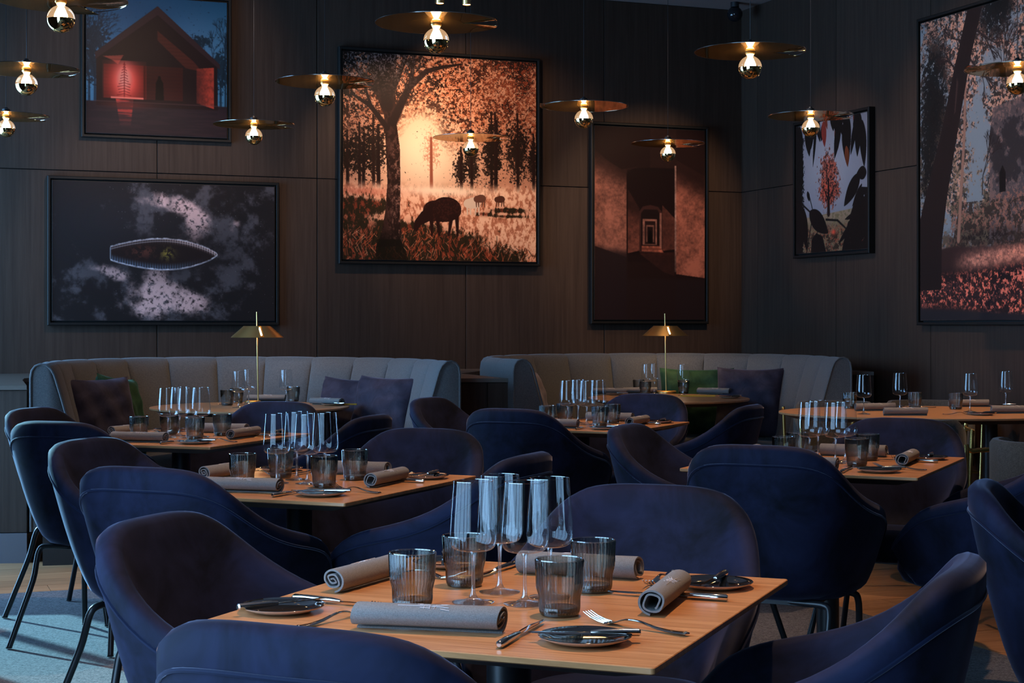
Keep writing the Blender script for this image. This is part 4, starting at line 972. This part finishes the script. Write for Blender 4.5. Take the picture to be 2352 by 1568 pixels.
for x, y, l in ((522, 931, 'front left tumbler on the '+LB), (544, 926, 'rear left tumbler on the '+LB), (674, 922, 'tumbler right of the lamp on the '+LB),
                (1467, 902, 'rear left tumbler on the '+RB), (1482, 907, 'front left tumbler on the '+RB), (1570, 903.5, 'tumbler right of the lamp on the '+RB),
                (1952, 938, 'tumbler partly hidden at the left end of the oval table'), (2101, 938, 'clear-looking tumbler in the middle of the oval table'), (2195, 940, 'dark tumbler left of the third glass, oval table'), (2340, 930, 'tumbler at the right frame edge on the oval table')):
    put(tumb, l, x, y, 0, 'smoky tumblers on the far tables')
for x, y, rz, l in ((612, 921.5, 3, 'rolled napkin beside the lamp on the '+LB), (750, 930, -35, 'rolled napkin standing askew at the right of the '+LB),
                    (1470, 903.5, 2, 'rolled napkin behind the tumblers on the '+RB), (1400, 905, 5, 'rolled napkin at the left of the '+RB), (1640, 905, -30, 'rolled napkin at the right of the '+RB),
                    (2010, 943, 12, 'rolled napkin between the two left glasses, oval table'), (2080, 954, 4, 'rolled napkin at the front of the oval table'), (2225, 934, 4, 'rolled napkin behind the third glass on the oval table'), (2325, 949, 6, 'rolled napkin at the right front of the oval table')):
    put(nap2 if rz < 0 else nap1, l, x, y, math.radians(rz), 'rolled napkins on the far tables')
for x, y, l in ((765, 931, 'side plate at the right of the '+LB), (1676, 914, 'side plate at the right of the '+RB), (1415, 907, 'side plate at the left of the '+RB),
                (2254, 953, 'side plate at the front of the oval table'), (2300, 934, 'side plate at the back of the oval table'), (2045, 940, 'side plate left of the middle tumbler, oval table')):
    o = put(plate, l, x, y, 0, 'side plates on the far tables')
    ka = math.radians(rj.uniform(60, 110)); dup(bknife, l.replace('side plate', 'butter knife on the plate'), (o.location[0]+.08*math.sin(ka), o.location[1]-.08*math.cos(ka), Z+.0085), ka, 'butter knives on the far tables')
for x, y, rz, l in ((500, 930, -60, 'fork left of the tumblers on the '+LB), (2165, 953, -70, 'fork at the front of the oval table'), (2150, 937, 75, 'fork at the back of the oval table')):
    put(fork, l, x, y, math.radians(rz), 'forks on the far tables')
for x, y, w, rz, l in ((787, 929.5, .16, 2, 'narrow yellow strip at the right end of the '+LB), (1602, 910, .22, -2, 'narrow yellow strip beside the lamp on the '+RB)):
    g = G(); g.loft([[(sx*w/2, sy*.022, z) for sx, sy in ((-1, -1), (1, -1), (1, 1), (-1, 1))] for z in (0, .002, .0035, .0055)], caps=True)  # thin yellow strip lying flat on the tabletop
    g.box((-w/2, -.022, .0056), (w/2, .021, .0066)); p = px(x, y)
    o = obj('yellow_strip', g.mesh('yellow_strip', False), M['yellow'], loc=(p[0], p[1], Z), rot=math.radians(rz)); tag(o, l, 'strip', 'yellow strips on the round tables')

# ------------------------------------------------------------------ brass table lamps
def table_lamp(x, y, rz, label, base_off, br=.066):
    r = thing('table_lamp', label, 'lamp', (x, y, Z), rz)
    g = G(); g.lathe([(br, 0), (br+.002, .002), (br+.002, .014), (br-.002, .017), (.001, .018)], 40, capb=True, c=(base_off, -.01, 0)); obj('base', g, M['brass'], r)
    g = G(); g.tube([(0, 0, .016), (-.004, 0, .25), (-.008, 0, .53)], .0042, 10); obj('pole', g, M['brass'], r)
    g = G(); n = 60; vs = []; fs = []
    gap = math.radians(5)
    for i in range(n+1):
        a = -PI/2+.35+gap+(2*PI-2*gap)*i/n
        for R_, z in ((.152, .382), (.150, .384), (.078, .448), (.076, .4475), (.149, .3815)): vs.append((R_*math.cos(a)-.006, R_*math.sin(a), z))
    for i in range(n):
        for k in range(4): fs.append((i*5+k, (i+1)*5+k, (i+1)*5+k+1, i*5+k+1))
    g.add(vs, fs); obj('shade', g.mesh('shade', 50), M['brass'], r)
    a = -PI/2+.35; g = G(); g.tube([(.068*math.cos(a)-.006, .068*math.sin(a), .436), (.128*math.cos(a)-.006, .128*math.sin(a), .396)], .0050, 8); obj('light_strip', g, M['led'], r)
    g = G(); g.lathe([(.001, .425), (.03, .425), (.03, .435), (.001, .436)], 20, c=(-.006, 0, 0)); obj('hub', g, M['brass'], r)
    light('lamp_glow', 'POINT', (-.006, 0, .40), 3.0, (1, .62, .28), r, shadow_soft_size=.03)
    return r
p = px(593, 926); table_lamp(p[0], p[1], 0, 'brass table lamp with slotted cone shade on the left round table', -.03, .045)
p = px(1530, 903); table_lamp(p[0], p[1], -.2, 'brass table lamp with slotted cone shade on the right round table', .0)

# ------------------------------------------------------------------ pendants
def pendant(x, y, ang, label):
    Y = (2.31-EYE)*F/(HY-y); X = (x-CX)/F*Y
    return (X, Y), ang, label
def build_pendant():
    r = thing('pendant_lamp', 'x', 'lamp')   # origin on the disc plane
    g = G(); nr = 6; na = 72; vs = []; fs = []; R = .225
    slit0 = .10
    for top in (1, 0):
        for i in range(na+1):
            a = math.radians(.5)+(2*PI-math.radians(1.0))*i/na
            t = i/na
            for k in range(nr+1):
                rr = .018+(R-.018)*k/nr; lift = (t-.5)*2; f = max(0, (rr-slit0)/(R-slit0)); zz = .010*f*lift*abs(lift)**5 if rr > slit0 else 0
                vs.append((rr*math.cos(a), rr*math.sin(a), zz+(.0010 if top else -.0010)))
    m_ = nr+1; off = (na+1)*m_
    for i in range(na):
        for k in range(nr):
            a = i*m_+k; fs.append((a, a+1, a+m_+1, a+m_)); b = a+off; fs.append((b, b+m_, b+m_+1, b+1))
        a = i*m_+nr; fs.append((a, a+off, a+m_+off, a+m_))
    # join the disc over the slit line inside slit0
    g.add(vs, fs); g.lathe([(.0175, .0009), (.10, .0009)], 48); g.lathe([(.10, -.0011), (.0175, -.0011)], 48)
    for e in (0, na):
        for k in range(nr): a = e*m_+k; g.f.append((a, a+1, a+1+off, a+off)); g.mi.append(0)
    obj('disc', g.mesh('disc', 30), M['disc'], r)
    g = G(); g.lathe([(R-.0005, -.0012), (R+.0008, -.0012), (R+.0008, .0012), (R-.0005, .0012), (R-.0005, -.0012)], 72)
    o = obj('disc_edge', g, M['discedge'], r)
    g = G(); g.lathe([(.001, .048), (.008, .048), (.012, .040), (.021, .038), (.022, .002), (.001, .0015)], 28); obj('cap', g, M['black'], r)
    g = G(); g.tube([(0, 0, .048), (0, 0, CEIL-2.31-.02)], .0016, 6); obj('cable', g, M['black'], r)
    g = G(); g.lathe([(.05, CEIL-2.31), (.05, CEIL-2.31-.025), (.001, CEIL-2.31-.027)], 28); obj('canopy', g, M['black'], r)
    g = G(); g.lathe([(.001, -.0015), (.019, -.0015), (.0205, -.006), (.018, -.011), (.001, -.012)], 28); obj('collar', g, M['brass'], r)
    g = G(); g.lathe([(.0135, -.0125), (.0155, -.014), (.0135, -.0165)], 28); obj('collar_glow', g, M['glowring'], r)
    c = -.066; Rb = .0475; pr = [(.0125, -.013), (.0125, -.019)]
    for k in range(4, 16): a = PI/2-PI/2*k/15; pr.append((Rb*math.cos(a), c+Rb*math.sin(a)))
    g = G(); g.lathe(pr, 36); obj('bulb_glass', g.mesh('bulb_glass', 80), M['bulbglass'], r)
    pr = [(Rb*math.cos(-PI/2*k/14), c+Rb*math.sin(-PI/2*k/14)) for k in range(0, 14)]+[(.0005, c-Rb)]
    g = G(); g.lathe(pr, 36); obj('mirror_cap', g.mesh('mirror_cap', 80), M['bulbgold'], r)
    g = G(); g.lathe([(.001, -.018), (.009, -.021), (.015, -.034), (.022, -.050), (.023, -.060), (.001, -.066)], 20); obj('filament', g, M['glow'], r)
    light('bulb_light', 'POINT', (0, 0, -.045), 16.0, (1, .56, .24), r, shadow_soft_size=.014)
    return r
pend = build_pendant()
PD = [(140, 0, 70, 'pendant lamp at the upper left corner, disc cropped by the frame'), (61, 160, 40, 'left pendant lamp just below the cropped one'),
      (14, 267, 40, 'pendant lamp at the left edge, lowest of three'), (583, 286, 20, 'small pendant disc right of the house photograph'),
      (746, 188, 20, 'pendant disc overlapping the left edge of the sheep photograph'), (1002, 53, 0, 'largest whole pendant disc, top centre'),
      (1081, 316, 10, 'faint pendant disc in front of the sheep photograph'), (1341, 244, 190, 'pendant disc between the sheep and corridor photographs'),
      (1534, 329, 30, 'farthest pendant disc, in front of the corridor photograph'), (1723, 118, 15, 'large pendant disc in front of the room corner'),
      (1862, 266, 5, 'pendant disc at the upper left of the small leaf photograph'), (2337, 158, 190, 'pendant disc at the right frame edge before the woodland photograph')]
for x, y, a, l in PD:
    Y = (2.31-EYE)*F/(HY-y); X = (x-CX)/F*Y
    dup(pend, l, (X, Y, 2.31), math.radians(a), 'disc pendant lamps')

# ------------------------------------------------------------------ ceiling spots, dome
def spot(x, y, z, tgt, power, label, vis=True, size=40, col=(1, .66, .42), blend=.6):
    r = thing('ceiling_spot', label, 'spotlight', (x, y, z))
    g = G(); g.lathe([(.026, .0), (.028, .003), (.028, .12), (.001, .121)], 24); obj('housing', g, M['brass'] if vis else M['black'], r)
    g = G(); g.lathe([(.001, .004), (.024, .004), (.024, .002), (.001, .002)], 24); obj('lens', g, M['spotglow'], r)
    g = G(); g.tube([(0, 0, .12), (0, 0, CEIL-z)], .006, 8); obj('stem', g, M['black'], r)
    l = light('spot_beam', 'SPOT', (x, y, z-.03), power, col, None, spot_size=math.radians(size), spot_blend=blend, shadow_soft_size=.03)
    aim(l, tgt); return r
def onwall(w, a, z):
    if w == 'back': q = wf(a+T0, BACK)
    else: q = wf(RIGHT, BACK-a)
    return (q.x, q.y, z)
q = onwall('back', -.54, 2.3)
spot(-.443, 10.0, 3.163, onwall('back', -.75, 2.1), 44, 'left of two small brass ceiling spots above the sheep photograph', size=75)
spot(-.277, 10.0, 3.155, onwall('back', -.25, 2.3), 44, 'right of two small brass ceiling spots above the sheep photograph', size=75)
def wspot(w, a, tz, power, label, size=50, back=1.3, col=(1, .66, .42), da=0):
    if w == 'back': q = wf(a+da+T0, BACK-back)
    else: q = wf(RIGHT-back, BACK-a-da)
    spot(q.x, q.y, 3.34, onwall(w, a, tz), power, label, False, size, col)
wspot('back', -2.45, 2.75, 45, 'black ceiling spot aimed at the house photograph', back=2.4, size=48)
wspot('back', -2.4, 1.65, 70, 'black ceiling spot aimed at the boat photograph', back=2.2, size=46, col=(1, .74, .58))
wspot('back', 1.05, 1.85, 115, 'black ceiling spot aimed at the corridor photograph', back=2.2, size=42)
wspot('right', 1.3, 2.1, 45, 'black ceiling spot aimed at the leaf photograph', back=2.2, size=36, col=(1, .80, .66))
wspot('right', 2.85, 2.1, 80, 'black ceiling spot aimed at the woodland photograph', back=2.4, size=50, col=(1, .80, .66))
def dspot(x, y, tx, ty, power, label, size=60): spot(x, y, 3.36, (tx, ty, .74), power, label, False, size, (1, .62, .36), .8)
dspot(.3, 3.0, .1, 2.7, 156, 'black ceiling spot above the nearest square table')
dspot(-.3, 4.8, -.6, 4.7, 130, 'black ceiling spot above the second square table')
dspot(-1.2, 6.7, -1.3, 6.6, 130, 'black ceiling spot above the third square table')
dspot(.4, 7.5, .3, 7.46, 130, 'black ceiling spot above the table by the right banquette')
dspot(1.2, 5.5, 1.05, 5.4, 130, 'black ceiling spot above the right square table')
dspot(2.3, 8.3, 2.2, 8.5, 156, 'black ceiling spot above the oval table')
dspot(-1.5, 8.9, -1.5, 9.1, 60, 'black ceiling spot above the left round table')
dspot(.8, 9.9, .85, 10.1, 60, 'black ceiling spot above the right round table')
r = thing('dome_camera', 'small glossy black dome high in the room corner', 'camera', (1.60, 11.72, CEIL))
g = G(); g.lathe([(.001, 0), (.03, 0), (.03, -.035), (.001, -.036)], 28); obj('mount', g, M['black'], r)
g = G(); g.lathe([(.055*math.sin(PI*k/16)+.0005, -.085+.055*math.cos(PI*k/16)) for k in range(17)], 32); obj('dome', g.mesh('dome', 80), M['dome'], r)
bpy.context.view_layer.update()
